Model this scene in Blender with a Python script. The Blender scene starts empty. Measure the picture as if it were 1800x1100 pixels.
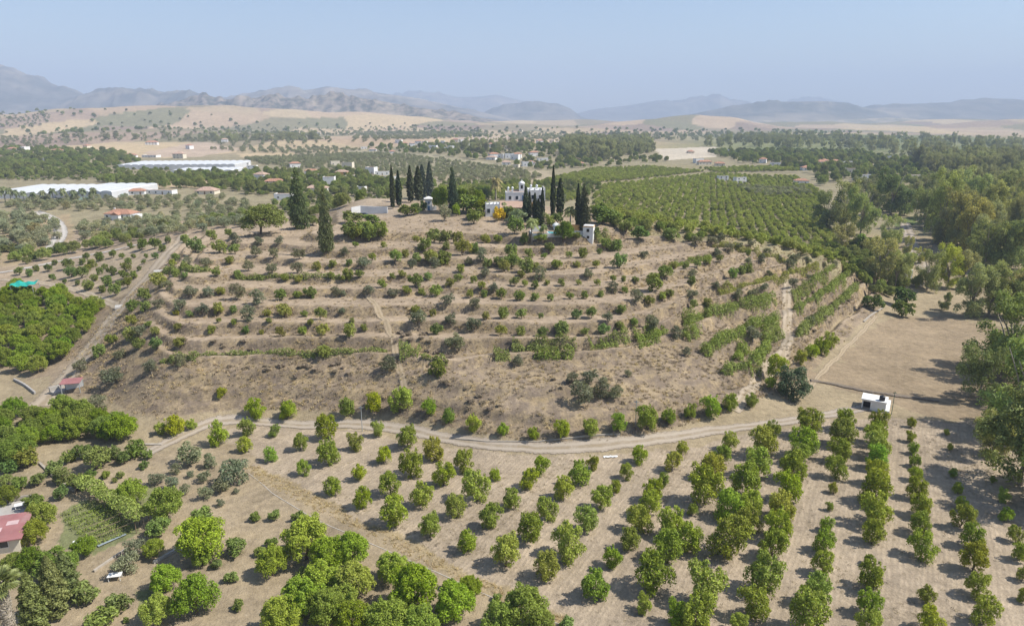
import bpy, math, random
import numpy as np
from mathutils import Vector, Matrix

SC = bpy.context.scene
R = math.radians

# ------------------------------------------------------------------ camera, sky, sun, exposure
F_PX = 1216.0                 # focal length in pixels of the 1800 px wide photograph
CAM_Z = 60.0
PITCH = math.atan((550 - 205) / F_PX)
cam_data = bpy.data.cameras.new('camera')
cam_data.sensor_width = 36.0
cam_data.lens = 36.0 * F_PX / 1800.0
cam_data.clip_start = 1.0
cam_data.clip_end = 80000.0
cam = bpy.data.objects.new('camera', cam_data)
SC.collection.objects.link(cam)
cam.location = (0, 0, CAM_Z)
cam.rotation_euler = (math.pi / 2 - PITCH, 0, 0)
SC.camera = cam

SUN_EL, SUN_AZ = R(50), R(90 + 4)      # azimuth clockwise from +Y: the sun stands to the right
world = bpy.data.worlds.new('World')
SC.world = world
world.use_nodes = True
wn = world.node_tree
bg = wn.nodes['Background']
sky = wn.nodes.new('ShaderNodeTexSky')
sky.sky_type = 'NISHITA'
sky.sun_disc = False
sky.sun_elevation = SUN_EL
sky.sun_rotation = SUN_AZ
sky.altitude = 100
sky.air_density = 1.0
sky.dust_density = 1.0
sky.ozone_density = 2.5
wn.links.new(sky.outputs[0], bg.inputs[0])
bg.inputs[1].default_value = 0.073
sun_data = bpy.data.lights.new('sun', 'SUN')
sun_data.energy = 3.3
sun_data.angle = R(0.55)
sun_data.color = (1.0, 0.95, 0.87)
sun = bpy.data.objects.new('sun', sun_data)
SC.collection.objects.link(sun)
sd = Vector((math.sin(SUN_AZ) * math.cos(SUN_EL), math.cos(SUN_AZ) * math.cos(SUN_EL), math.sin(SUN_EL)))
sun.rotation_euler = sd.to_track_quat('Z', 'Y').to_euler()
sun.location = (200, 0, 300)
SC.view_settings.view_transform = 'Standard'
SC.view_settings.look = 'None'
SC.view_settings.exposure = 1.10
SC.view_settings.gamma = 1.0
SC.view_settings.use_curve_mapping = False
SC.render.engine = 'CYCLES'
cy = SC.cycles
cy.use_denoising = True
cy.denoiser = 'OPENIMAGEDENOISE'
cy.max_bounces = 6
cy.diffuse_bounces = 2
cy.glossy_bounces = 2
cy.transmission_bounces = 4
cy.transparent_max_bounces = 8
cy.volume_bounces = 1
cy.sample_clamp_indirect = 6.0
cy.caustics_reflective = False
cy.caustics_refractive = False

RNG = np.random.default_rng(7)
random.seed(7)

# ------------------------------------------------------------------ small helpers
def sstep(a, b, x):
    t = np.clip((np.asarray(x, float) - a) / (b - a), 0, 1)
    return t * t * (3 - 2 * t)

_TAB = np.random.default_rng(99).random(65536)
def lat(ix, iy, s):
    return _TAB[(np.asarray(ix).astype(np.int64) * 1031 + np.asarray(iy).astype(np.int64) * 7919 + int(s * 10) * 5279) & 65535]

def vnoise(x, y, s=0.0):
    x = np.asarray(x, float); y = np.asarray(y, float)
    ix = np.floor(x); iy = np.floor(y); fx = x - ix; fy = y - iy
    fx = fx * fx * (3 - 2 * fx); fy = fy * fy * (3 - 2 * fy)
    a = lat(ix, iy, s); b = lat(ix + 1, iy, s); c = lat(ix, iy + 1, s); d = lat(ix + 1, iy + 1, s)
    return (a + (b - a) * fx) * (1 - fy) + (c + (d - c) * fx) * fy - 0.5

def fbm(x, y, octv=4, s=0.0):
    o = 0; a = 1.0
    for i in range(octv):
        o = o + a * vnoise(x * 2 ** i, y * 2 ** i, s + i * 3.3); a *= 0.5
    return o

CP, SP = math.cos(PITCH), math.sin(PITCH)
def ray(px, py):
    """direction of the camera ray through a pixel of the photograph"""
    px = np.asarray(px, float); py = np.asarray(py, float)
    a = (px - 900) / F_PX; b = (550 - py) / F_PX
    d = np.stack([a, CP + b * SP, -SP + b * CP], -1)
    return d

def at_height(px, py, z):
    d = ray(px, py)
    t = (z - CAM_Z) / d[..., 2]
    return d[..., 0] * t, d[..., 1] * t

def ppm(x, y, z):
    """pixels per metre at a point of the place"""
    return F_PX / (y * CP + (CAM_Z - z) * SP)

# ------------------------------------------------------------------ terrain as a function of place
FAR_HILLS = [  # pixel column, distance, crest height, width, depth, turn
    (230, 2800, 74, 480, 380, 0.1), (40, 2400, 40, 380, 300, 0.0), (-140, 3000, 90, 500, 400, 0.2),
    (450, 3000, 44, 420, 380, -0.1), (620, 3200, 46, 420, 340, 0.0), (150, 1750, 14, 380, 220, 0.0),
    (780, 3500, 34, 460, 380, 0.0), (340, 1950, 16, 260, 160, 0.0), (1240, 3500, 58, 320, 320, 0.1), (1120, 3300, 30, 260, 260, 0.0),
    (1420, 4200, 34, 420, 300, 0.0), (930, 2900, 22, 340, 240, 0.0), (1790, 3400, 44, 420, 280, 0.0), (1690, 4600, 40, 600, 300, 0.0),
    (1000, 4200, 40, 700, 300, 0.0), (560, 1500, 10, 260, 160, 0.0), (900, 1150, 9, 200, 160, 0.0)]

def base_h(x, y):
    x = np.asarray(x, float); y = np.asarray(y, float)
    r = np.hypot(x, y)
    z = 4.0 * sstep(-55, -150, x) * sstep(130, 250, y) * (1 - sstep(500, 900, r))
    z = z + 3.0 * sstep(300, 600, y) * sstep(180, 60, x) + fbm(x / 260, y / 260, 3) * 7.0 * sstep(380, 1100, r)
    z = z + fbm(x / 14, y / 14, 3, 5) * 0.35
    # river bed on the right
    rx = 118 + 0.16 * (y - 200) + 14 * np.sin(y / 90)
    z = z - 2.0 * np.exp(-((x - rx - 45) / 22) ** 2) * sstep(180, 260, y) * (1 - sstep(700, 900, y))
    if r.max() < 700:
        return z
    for (c, d, hh, w, dp, t) in FAR_HILLS:
        cx = (c - 900) / F_PX * (d * CP + CAM_Z * SP)
        u = (x - cx) * math.cos(t) + (y - d) * math.sin(t); v = -(x - cx) * math.sin(t) + (y - d) * math.cos(t)
        q = (u / w) ** 2 + (v / dp) ** 2
        m = q < 9
        if np.any(m):
            z = np.array(z, float); xm, ym = x[m], y[m]
            z[m] += hh * np.exp(-q[m]) * (1 + 0.25 * fbm(xm / 210, ym / 210, 3, c))
    return z

# terrace lips and slopes of the hill, read off as contour lines (pixel column, pixel row, height above the valley)
CONTOURS = [
    (0.6, [(190, 705), (270, 752), (380, 728), (480, 722), (600, 728), (700, 735), (770, 752), (850, 772), (940, 785), (1050, 783), (1150, 768), (1250, 742), (1340, 715), (1420, 672), (1480, 622), (1530, 575), (1560, 535)]),
    (4.0, [(250, 684), (320, 690), (480, 684), (620, 690), (740, 700), (860, 720), (1000, 735), (1120, 722), (1210, 690), (1265, 662), (1330, 645), (1395, 598), (1450, 555), (1500, 515), (1530, 490)]),
    (6.5, [(290, 658), (350, 660), (480, 652), (660, 652), (760, 668), (900, 678), (1040, 676), (1140, 655), (1230, 622), (1300, 590), (1365, 565), (1440, 522), (1490, 487), (1515, 470)]),
    (9.0, [(320, 629), (400, 625), (500, 622), (600, 621), (680, 621), (740, 632), (800, 636), (880, 617), (1013, 617), (1107, 604), (1173, 587), (1240, 556), (1300, 542), (1363, 527), (1440, 492), (1475, 468)]),
    (11.0, [(330, 598), (400, 594), (520, 592), (640, 592), (740, 592), (860, 596), (1000, 599), (1090, 590), (1180, 560), (1250, 527), (1307, 505), (1373, 484), (1445, 460)]),
    (12.8, [(310, 568), (360, 566), (480, 565), (600, 566), (720, 562), (840, 563), (1000, 567), (1100, 562), (1200, 532), (1280, 500), (1350, 474), (1420, 452)]),
    (14.4, [(310, 537), (400, 534), (520, 536), (640, 538), (760, 530), (900, 534), (1060, 532), (1180, 506), (1260, 482), (1340, 457), (1390, 445)]),
    (15.8, [(300, 507), (420, 503), (540, 506), (660, 506), (780, 500), (900, 505), (1050, 504), (1170, 480), (1260, 458), (1330, 443)]),
    (17.0, [(318, 481), (430, 478), (560, 487), (680, 484), (800, 476), (920, 481), (1050, 480), (1150, 461), (1240, 444), (1290, 434)]),
    (18.3, [(345, 452), (460, 448), (580, 462), (700, 458), (820, 452), (940, 459), (1050, 456), (1140, 440), (1220, 428)]),
    (19.8, [(400, 424), (500, 424), (600, 440), (720, 432), (830, 430), (940, 436), (1040, 432), (1110, 420), (1170, 416)]),
    (21.6, [(560, 412), (660, 410), (760, 406), (850, 410), (940, 418), (1030, 414), (1080, 408)]),
]
LIPS = np.array([0.6] + [c[0] for c in CONTOURS[1:]] + [23.4])
SPOT = [(925, 384, 24.0), (880, 384, 24.0), (970, 390, 23.6), (985, 411, 22.4), (1030, 412, 22.2), (650, 374, 23.2), (620, 374, 23.0),
        (700, 366, 24.4), (755, 362, 24.6), (800, 372, 24.4), (640, 349, 26.0), (690, 352, 25.6), (590, 376, 21.5), (525, 398, 19.3), (465, 402, 18.6),
        (440, 404, 17.6), (860, 366, 24.6), (100, 690, 1.2), (140, 632, 3.2), (175, 590, 5.6), (215, 540, 8.4), (260, 490, 11.2), (310, 430, 14.2),
        (60, 640, 0.8), (120, 560, 4.4), (40, 560, 3.0), (150, 480, 7.4), (60, 478, 5.0), (210, 445, 9.4), (100, 450, 5.4), (330, 404, 13.8), (390, 396, 15.5),
        (200, 420, 6.6), (300, 395, 9.5)]

def build_rbf():
    X, Y, Z = [], [], []
    for z, pts in CONTOURS:
        p = np.array(pts, float)
        seg = np.r_[0, np.cumsum(np.hypot(*np.diff(p, axis=0).T))]
        t = np.linspace(0, seg[-1], max(len(p), int(seg[-1] / 45)))
        qx = np.interp(t, seg, p[:, 0]); qy = np.interp(t, seg, p[:, 1])
        x, y = at_height(qx, qy, z)
        X += list(x); Y += list(y); Z += [z] * len(x)
    for (a, b, z) in SPOT:
        x, y = at_height(a, b, z); X.append(float(x)); Y.append(float(y)); Z.append(z)
    # skyline and back of the hill
    for (x, y, z) in [(-60, 318, 21), (-20, 312, 23), (20, 300, 22), (50, 285, 20), (75, 275, 17), (95, 268, 13), (112, 262, 10),
                      (-95, 315, 14), (-70, 345, 10), (-20, 345, 12), (30, 330, 12), (70, 310, 10), (105, 290, 6), (-130, 330, 8)]:
        X.append(x); Y.append(y); Z.append(z)
    ring = []
    for x in np.arange(-190, 200, 22):
        ring.append((x, 100 - 0.0 * x)); ring.append((x, 380))
        ring.append((x, 80)); ring.append((x, 60))
    for y in np.arange(110, 380, 20):
        ring.append((-190 - 20, y)); ring.append((190, y)); ring.append((165, y))
    for y in np.arange(110, 240, 14):
        ring.append((max(132, 60 + 0.0 * y), y))
    for (a, b) in [(300, 790), (420, 775), (560, 768), (700, 775), (850, 800), (1000, 812), (1150, 800), (1300, 770), (1420, 735), (1520, 690), (1600, 620), (1650, 560),
                   (200, 760), (100, 740), (40, 720), (20, 780)]:
        x, y = at_height(a, b, 0); ring.append((float(x), float(y)))
    X = np.array(X + [q[0] for q in ring], float); Y = np.array(Y + [q[1] for q in ring], float)
    Zr = np.array(Z, float) - base_h(X[:len(Z)], Y[:len(Z)])
    V = np.r_[Zr, np.zeros(len(ring))]
    P = np.stack([X, Y], 1) / 100.0
    n = len(P)
    d2 = ((P[:, None] - P[None]) ** 2).sum(-1)
    K = np.where(d2 > 0, 0.5 * d2 * np.log(d2 + 1e-12), 0) + np.eye(n) * 2e-3
    A = np.zeros((n + 3, n + 3)); A[:n, :n] = K; A[:n, n] = 1; A[:n, n + 1:] = P; A[n, :n] = 1; A[n + 1:, :n] = P.T
    w = np.linalg.solve(A, np.r_[V, 0, 0, 0])
    gx = np.arange(-240, 241, 1.0); gy = np.arange(40, 441, 1.0)
    out = np.zeros((len(gy), len(gx)))
    for j, yy in enumerate(gy):
        q = np.stack([gx, np.full_like(gx, yy)], 1) / 100.0
        d2 = ((q[:, None] - P[None]) ** 2).sum(-1)
        out[j] = (0.5 * d2 * np.log(d2 + 1e-12)) @ w[:n] + w[n] + q @ w[n + 1:]
    GX, GY = np.meshgrid(gx, gy)
    win = sstep(-235, -195, GX) * (1 - sstep(160, 200, GX)) * sstep(45, 75, GY) * (1 - sstep(372, 420, GY))
    out = np.clip(out, -0.4, None) * win
    return gx, gy, out
GX_, GY_, HILL = build_rbf()

def smooth_h(x, y):
    x = np.asarray(x, float); y = np.asarray(y, float)
    fx = np.clip(x - GX_[0], 0, len(GX_) - 1.001); fy = np.clip(y - GY_[0], 0, len(GY_) - 1.001)
    i = fx.astype(int); j = fy.astype(int); u = fx - i; v = fy - j
    q = (HILL[j, i] * (1 - u) + HILL[j, i + 1] * u) * (1 - v) + (HILL[j + 1, i] * (1 - u) + HILL[j + 1, i + 1] * u) * v
    return base_h(x, y) + q

def terrace(x, y, z):
    """flat treads behind each lip, steep banks below it"""
    zz = z + fbm(x / 12, y / 12, 2, 2) * 0.22
    k = np.clip(np.searchsorted(LIPS, zz) - 1, 0, len(LIPS) - 2)
    a = LIPS[k]; b = LIPS[k + 1]; t = np.clip((zz - a) / (b - a), 0, 1)
    s = np.where(t < 0.70, -0.40 * sstep(0, 0.66, t), -0.40 + 1.40 * sstep(0.67, 0.97, t))
    zt = a + (b - a) * s
    hillw = sstep(2.2, 3.4, z) * (1 - sstep(21.4, 22.2, z)) * (1 - sstep(262, 285, y)) * sstep(-99, -88, x + (y - 180) * 0.42)
    low = np.where(z < 8.6, sstep(45, 62, x) + 0.28 * (1 - sstep(45, 62, x)), 1.0)
    w = hillw * low * 0.92
    return z + (zt - z) * w + fbm(x / 2.6, y / 2.6, 3, 9) * 0.26 * sstep(1.5, 4, z) * (y < 330)

def height(x, y):
    x = np.asarray(x, float); y = np.asarray(y, float)
    z = smooth_h(x, y)
    near = (np.abs(x) < 240) & (y > 40) & (y < 440)
    return np.where(near, terrace(x, y, z), z)

def ground(px, py):
    """where the camera ray through a pixel meets the ground"""
    px = np.atleast_1d(np.asarray(px, float)); py = np.atleast_1d(np.asarray(py, float))
    d = ray(px, py); n = len(px)
    hit = np.full(n, np.nan); t = np.full(n, 40.0); prev = t.copy(); act = np.arange(n)
    for _ in range(400):
        p = d[act] * t[act, None]; c = p[:, 2] + CAM_Z - height(p[:, 0], p[:, 1])
        b = c < 0
        hit[act[b]] = t[act[b]]
        go = act[~b]; c = c[~b]
        prev[go] = t[go]; t[go] += np.maximum(np.maximum(0.45, 0.0025 * t[go]), 0.92 * c / (np.abs(d[go, 2]) + np.where(t[go] < 420, 0.7, 0.16)))
        act = go[t[go] < 9000]
        if not len(act): break
    done = ~np.isnan(hit)
    lo = prev.copy(); hi = np.where(done, hit, 9000.0)
    for _ in range(18):
        m = 0.5 * (lo + hi); p = d * m[:, None]; p[:, 2] += CAM_Z
        b = p[:, 2] < height(p[:, 0], p[:, 1]); hi = np.where(b, m, hi); lo = np.where(b, lo, m)
    p = d * hi[:, None]
    return p[:, 0], p[:, 1], height(p[:, 0], p[:, 1])
# ------------------------------------------------------------------ object helpers
COL = SC.collection
def link(name, data, parent=None, kind=None, label=None, cat=None, group=None):
    o = bpy.data.objects.new(name, data)
    COL.objects.link(o)
    if parent is not None: o.parent = parent
    if kind: o['kind'] = kind
    if label: o['label'] = label
    if cat: o['category'] = cat
    if group: o['group'] = group
    return o

def mesh_np(name, verts, faces, mat=None, smooth=False):
    """verts (n,3), faces (m,k) arrays -> mesh, fast"""
    me = bpy.data.meshes.new(name)
    verts = np.asarray(verts, np.float32); faces = np.asarray(faces, np.int32)
    n, m, k = len(verts), len(faces), faces.shape[1]
    me.vertices.add(n); me.vertices.foreach_set('co', verts.ravel())
    me.loops.add(m * k); me.loops.foreach_set('vertex_index', faces.ravel())
    me.polygons.add(m); me.polygons.foreach_set('loop_start', np.arange(0, m * k, k, dtype=np.int32))
    me.polygons.foreach_set('use_smooth', np.full(m, smooth))
    if mat: me.materials.append(mat)
    me.update()
    return me

class MB:
    """collects boxes, tubes, prisms; build() gives one mesh"""
    def __init__(s): s.v = []; s.f = []
    def add(s, vs, fs):
        b = len(s.v); s.v += [tuple(p) for p in vs]; s.f += [tuple(i + b for i in f) for f in fs]; return s
    def box(s, x0, x1, y0, y1, z0, z1, rz=0.0):
        c, q = math.cos(rz), math.sin(rz); cx, cy_ = (x0 + x1) / 2, (y0 + y1) / 2
        vs = []
        for z in (z0, z1):
            for (x, y) in ((x0, y0), (x1, y0), (x1, y1), (x0, y1)):
                dx, dy = x - cx, y - cy_
                vs.append((cx + dx * c - dy * q, cy_ + dx * q + dy * c, z))
        return s.add(vs, [(3, 2, 1, 0), (4, 5, 6, 7), (0, 1, 5, 4), (1, 2, 6, 5), (2, 3, 7, 6), (3, 0, 4, 7)])
    def tube(s, pts, rad, n=7, cap=True):
        pts = [Vector(p) for p in pts]; rings = []
        for i, p in enumerate(pts):
            d = (pts[min(i + 1, len(pts) - 1)] - pts[max(i - 1, 0)])
            d = d.normalized() if d.length > 1e-9 else Vector((0, 0, 1))
            a = d.orthogonal().normalized(); b = d.cross(a)
            r = rad[i] if hasattr(rad, '__len__') else rad
            rings.append([p + (a * math.cos(2 * math.pi * k / n) + b * math.sin(2 * math.pi * k / n)) * r for k in range(n)])
        vs = [q for rg in rings for q in rg]; fs = []
        for i in range(len(rings) - 1):
            for k in range(n):
                fs.append((i * n + k, i * n + (k + 1) % n, (i + 1) * n + (k + 1) % n, (i + 1) * n + k))
        if cap:
            fs.append(tuple(range(n))[::-1]); fs.append(tuple((len(rings) - 1) * n + k for k in range(n)))
        return s.add(vs, fs)
    def lathe(s, prof, c=(0, 0, 0), n=14):
        vs = []; fs = []
        for (r, z) in prof:
            for k in range(n): vs.append((c[0] + r * math.cos(2 * math.pi * k / n), c[1] + r * math.sin(2 * math.pi * k / n), c[2] + z))
        for i in range(len(prof) - 1):
            for k in range(n): fs.append((i * n + k, i * n + (k + 1) % n, (i + 1) * n + (k + 1) % n, (i + 1) * n + k))
        fs.append(tuple(range(n))[::-1]); fs.append(tuple((len(prof) - 1) * n + k for k in range(n)))
        return s.add(vs, fs)
    def build(s, name, mat, parent=None, smooth=False, **kw):
        me = bpy.data.meshes.new(name); me.from_pydata(s.v, [], s.f)
        if smooth: me.polygons.foreach_set('use_smooth', np.full(len(me.polygons), True))
        me.materials.append(mat); me.update()
        return link(name, me, parent, **kw)

# ------------------------------------------------------------------ materials
def new_mat(name):
    m = bpy.data.materials.new(name); m.use_nodes = True
    nt = m.node_tree; b = nt.nodes['Principled BSDF']
    b.inputs['Roughness'].default_value = 0.9
    b.inputs['Specular IOR Level'].default_value = 0.15
    return m, nt, b

def node(nt, t, **kw):
    n = nt.nodes.new(t)
    for k, v in kw.items(): setattr(n, k, v)
    return n

def noise(nt, vec, scale, detail=4, rough=0.55):
    n = node(nt, 'ShaderNodeTexNoise'); n.inputs['Scale'].default_value = scale
    n.inputs['Detail'].default_value = detail; n.inputs['Roughness'].default_value = rough
    if vec is not None: nt.links.new(vec, n.inputs['Vector'])
    return n.outputs['Fac']

def remap(nt, v, a, b, c, d):
    n = node(nt, 'ShaderNodeMapRange'); n.inputs[1].default_value = a; n.inputs[2].default_value = b
    n.inputs[3].default_value = c; n.inputs[4].default_value = d
    nt.links.new(v, n.inputs[0]); return n.outputs[0]

def mixc(nt, fac, a, b, mode='MIX'):
    n = node(nt, 'ShaderNodeMix', data_type='RGBA', blend_type=mode)
    for v, i in ((fac, 0), (a, 6), (b, 7)):
        if isinstance(v, (int, float)): n.inputs[i].default_value = v
        elif isinstance(v, tuple): n.inputs[i].default_value = (*v, 1)
        else: nt.links.new(v, n.inputs[i])
    return n.outputs[2]

def mth(nt, op, a, b=None):
    n = node(nt, 'ShaderNodeMath', operation=op)
    for v, i in ((a, 0), (b, 1)):
        if v is None: continue
        if isinstance(v, (int, float)): n.inputs[i].default_value = v
        else: nt.links.new(v, n.inputs[i])
    return n.outputs[0]

def worldpos(nt):
    return node(nt, 'ShaderNodeNewGeometry').outputs['Position']

def plain_mat(name, col, var=0.12, scale=1.2, rough=0.85, bump=0.0, spec=0.2, dirt=None):
    """a surface with some unevenness of its own colour"""
    m, nt, b = new_mat(name)
    p = worldpos(nt)
    f = noise(nt, p, scale, 5)
    v = remap(nt, f, 0.3, 0.7, 1 - var, 1 + var)
    c = mixc(nt, 1.0, tuple(col), v, 'MULTIPLY')
    if dirt:
        g = remap(nt, noise(nt, p, scale * 0.35, 4, 0.7), 0.5, 0.68, 0, 0.6)
        c = mixc(nt, g, c, dirt)
    nt.links.new(c, b.inputs['Base Color'])
    b.inputs['Roughness'].default_value = rough
    b.inputs['Specular IOR Level'].default_value = spec
    if bump:
        bm = node(nt, 'ShaderNodeBump'); bm.inputs['Strength'].default_value = bump; bm.inputs['Distance'].default_value = 0.2
        nt.links.new(noise(nt, p, scale * 4, 4), bm.inputs['Height']); nt.links.new(bm.outputs[0], b.inputs['Normal'])
    return m

def ground_mat():
    m, nt, b = new_mat('ground_soil')
    p = worldpos(nt)
    col = node(nt, 'ShaderNodeAttribute', attribute_name='gcol').outputs['Color']
    msk = node(nt, 'ShaderNodeAttribute', attribute_name='gmask').outputs['Color']
    sep = node(nt, 'ShaderNodeSeparateColor'); nt.links.new(msk, sep.inputs[0])
    straw, furrow, patch = sep.outputs[0], sep.outputs[1], sep.outputs[2]
    n0 = noise(nt, p, 0.012, 4, 0.6); n1 = noise(nt, p, 0.09, 5, 0.6); n2 = noise(nt, p, 0.75, 5, 0.65); n3 = noise(nt, p, 4.5, 3, 0.6)
    v = mth(nt, 'ADD', remap(nt, n1, 0.25, 0.75, -0.26, 0.26), remap(nt, n2, 0.25, 0.75, -0.26, 0.26))
    v = mth(nt, 'ADD', v, remap(nt, n3, 0.3, 0.7, -0.13, 0.13))
    v = mth(nt, 'ADD', v, remap(nt, n0, 0.3, 0.7, -0.08, 0.08))
    v = mth(nt, 'ADD', v, 1.0)
    # dry grass: gold, grey and brown flecks
    g1 = noise(nt, p, 0.33, 6, 0.7); g2 = noise(nt, p, 1.7, 5, 0.7)
    gcol = mixc(nt, remap(nt, g1, 0.42, 0.62, 0, 1), (0.172, 0.135, 0.100), (0.312, 0.240, 0.142))
    gcol = mixc(nt, remap(nt, g2, 0.50, 0.66, 0, 0.75), gcol, (0.108, 0.087, 0.066))
    gcol = mixc(nt, remap(nt, noise(nt, p, 0.16, 4), 0.58, 0.72, 0, 0.55), gcol, (0.38, 0.28, 0.135))
    c = mixc(nt, straw, col, gcol)
    # pale stones and clods
    vor = node(nt, 'ShaderNodeTexVoronoi'); vor.inputs['Scale'].default_value = 0.8; nt.links.new(p, vor.inputs['Vector'])
    cl = remap(nt, vor.outputs['Distance'], 0.05, 0.16, 0.35, 0.0)
    c = mixc(nt, mth(nt, 'MULTIPLY', cl, patch), c, (0.5, 0.44, 0.36))
    # furrows left by the plough along the tree rows
    sx = node(nt, 'ShaderNodeSeparateXYZ'); nt.links.new(p, sx.inputs[0])
    u = mth(nt, 'SUBTRACT', mth(nt, 'MULTIPLY', sx.outputs[0], 0.872), mth(nt, 'MULTIPLY', sx.outputs[1], 0.489))
    u = mth(nt, 'ADD', u, mth(nt, 'MULTIPLY', remap(nt, n1, 0, 1, -1, 1), 0.9))
    w1 = mth(nt, 'SINE', mth(nt, 'MULTIPLY', u, 9.0)); w2 = mth(nt, 'SINE', mth(nt, 'MULTIPLY', u, 3.1))
    wv = mth(nt, 'ADD', mth(nt, 'MULTIPLY', w1, 0.5), mth(nt, 'MULTIPLY', w2, 0.5))
    wv = mth(nt, 'MULTIPLY', mth(nt, 'MULTIPLY', wv, furrow), remap(nt, n2, 0.35, 0.7, 0.1, 1.2))
    v = mth(nt, 'ADD', v, mth(nt, 'MULTIPLY', wv, 0.12))
    c = mixc(nt, 1.0, c, v, 'MULTIPLY')
    nt.links.new(c, b.inputs['Base Color'])
    b.inputs['Roughness'].default_value = 1.0; b.inputs['Specular IOR Level'].default_value = 0.05
    hh = mth(nt, 'ADD', mth(nt, 'MULTIPLY', n2, 0.7), mth(nt, 'MULTIPLY', n3, 0.3))
    hh = mth(nt, 'ADD', hh, mth(nt, 'MULTIPLY', wv, 0.12))
    bm = node(nt, 'ShaderNodeBump'); bm.inputs['Strength'].default_value = 0.55; bm.inputs['Distance'].default_value = 0.6
    nt.links.new(hh, bm.inputs['Height']); nt.links.new(bm.outputs[0], b.inputs['Normal'])
    return m

# ------------------------------------------------------------------ ground
def inside(poly, x, y):
    poly = np.asarray(poly, float); c = np.zeros(len(x), bool)
    j = len(poly) - 1
    for i in range(len(poly)):
        xi, yi = poly[i]; xj, yj = poly[j]
        if yi != yj:
            c ^= ((yi > y) != (yj > y)) & (x < (xj - xi) * (y - yi) / (yj - yi) + xi)
        j = i
    return c

def world_poly(pts):
    """pixel outline -> outline on the ground (edges followed in small steps)"""
    p = np.array(pts + [pts[0]], float); out = []
    for a, b in zip(p[:-1], p[1:]):
        k = max(2, int(np.hypot(*(b - a)) / 40))
        for t in np.linspace(0, 1, k, endpoint=False): out.append(a + (b - a) * t)
    out = np.array(out); x, y, z = ground(out[:, 0], out[:, 1])
    return np.stack([x, y], 1)

SOIL = (0.325, 0.262, 0.188); HILLSOIL = (0.318, 0.248, 0.174); FIELD = (0.268, 0.207, 0.135); PALE = (0.36, 0.29, 0.20)
GOLD = (0.42, 0.325, 0.20); BROWN = (0.25, 0.19, 0.145); DRYGREEN = (0.20, 0.19, 0.10); GREEN = (0.13, 0.16, 0.06); PINKISH = (0.40, 0.31, 0.23)
# outline (pixels), colour, dry grass, furrows, stones
PAINT = [
    ([(60, 262), (200, 250), (330, 250), (420, 260), (415, 268), (300, 278), (60, 272)], GOLD, 0, 0, 0),
    ([(250, 268), (350, 250), (425, 262), (350, 276), (270, 276)], PINKISH, 0, 0, 0),
    ([(415, 270), (520, 268), (510, 277), (425, 277)], GOLD, 0, 0, 0), ([(555, 262), (650, 264), (645, 275), (560, 272)], GOLD, 0, 0, 0),
    ([(800, 242), (900, 240), (880, 252), (800, 254)], PINKISH, 0, 0, 0), ([(890, 232), (1000, 232), (1030, 243), (930, 246)], GOLD, 0, 0, 0),
    ([(275, 322), (335, 312), (380, 318), (370, 330), (280, 330)], GOLD, 0, 0, 0),
    ([(1030, 300), (1160, 288), (1380, 300), (1440, 330), (1470, 440), (1500, 520), (1430, 470), (1300, 430), (1100, 410), (1040, 380)], (0.25, 0.215, 0.125), 0, 0, 0.5),
    ([(700, 290), (860, 300), (960, 300), (1000, 330), (880, 335), (720, 318)], (0.32, 0.265, 0.18), 0, 0, 0),
    ([(600, 262), (760, 270), (900, 290), (820, 312), (640, 290)], (0.28, 0.245, 0.16), 0, 0, 0),
    ([(1150, 262), (1260, 258), (1260, 276), (1170, 282)], (0.46, 0.40, 0.31), 0, 0, 0),
    ([(1570, 395), (1600, 380), (1612, 384), (1605, 396), (1585, 402)], GREEN, 0, 0, 0),
    ([(1420, 668), (1490, 612), (1560, 560), (1650, 556), (1760, 575), (1800, 610), (1800, 745), (1640, 735), (1560, 700), (1500, 690)], FIELD, 0.12, 0.15, 0.5),
    ([(380, 760), (470, 748), (620, 757), (760, 785), (950, 806), (1150, 792), (1400, 752), (1520, 735), (1800, 745), (1850, 1130), (1000, 1130), (700, 975), (440, 838), (395, 800)], SOIL, 0.0, 1.0, 0.6),
    ([(430, 822), (450, 818), (700, 945), (1010, 1095), (980, 1110), (690, 962), (430, 832)], (0.36, 0.285, 0.165), 0.45, 0, 0.3),
    ([(0, 870), (130, 800), (420, 780), (445, 835), (990, 1110), (990, 1140), (-20, 1140)], (0.315, 0.252, 0.165), 0.22, 0, 0.5),
    ([(105, 905), (150, 880), (200, 880), (255, 935), (225, 950), (160, 975), (120, 955)], (0.17, 0.185, 0.085), 0.1, 0, 0),
    ([(225, 860), (262, 855), (275, 880), (250, 900), (228, 890)], (0.19, 0.20, 0.09), 0.2, 0, 0), ([(235, 1040), (262, 1030), (270, 1060), (240, 1075)], (0.17, 0.19, 0.08), 0.2, 0, 0),
    ([(0, 520), (150, 520), (180, 560), (110, 670), (0, 650)], (0.29, 0.225, 0.155), 0.1, 0, 0.5),
    ([(20, 480), (200, 445), (320, 415), (240, 520), (130, 510)], (0.322, 0.258, 0.178), 0.05, 0.0, 0.5),
    ([(590, 355), (680, 345), (700, 372), (760, 380), (600, 385)], (0.33, 0.265, 0.195), 0.1, 0, 0.4),
    ([(0, 405), (120, 375), (130, 420), (20, 470), (0, 470)], (0.32, 0.25, 0.155), 0.2, 0, 0.3),
]

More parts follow.
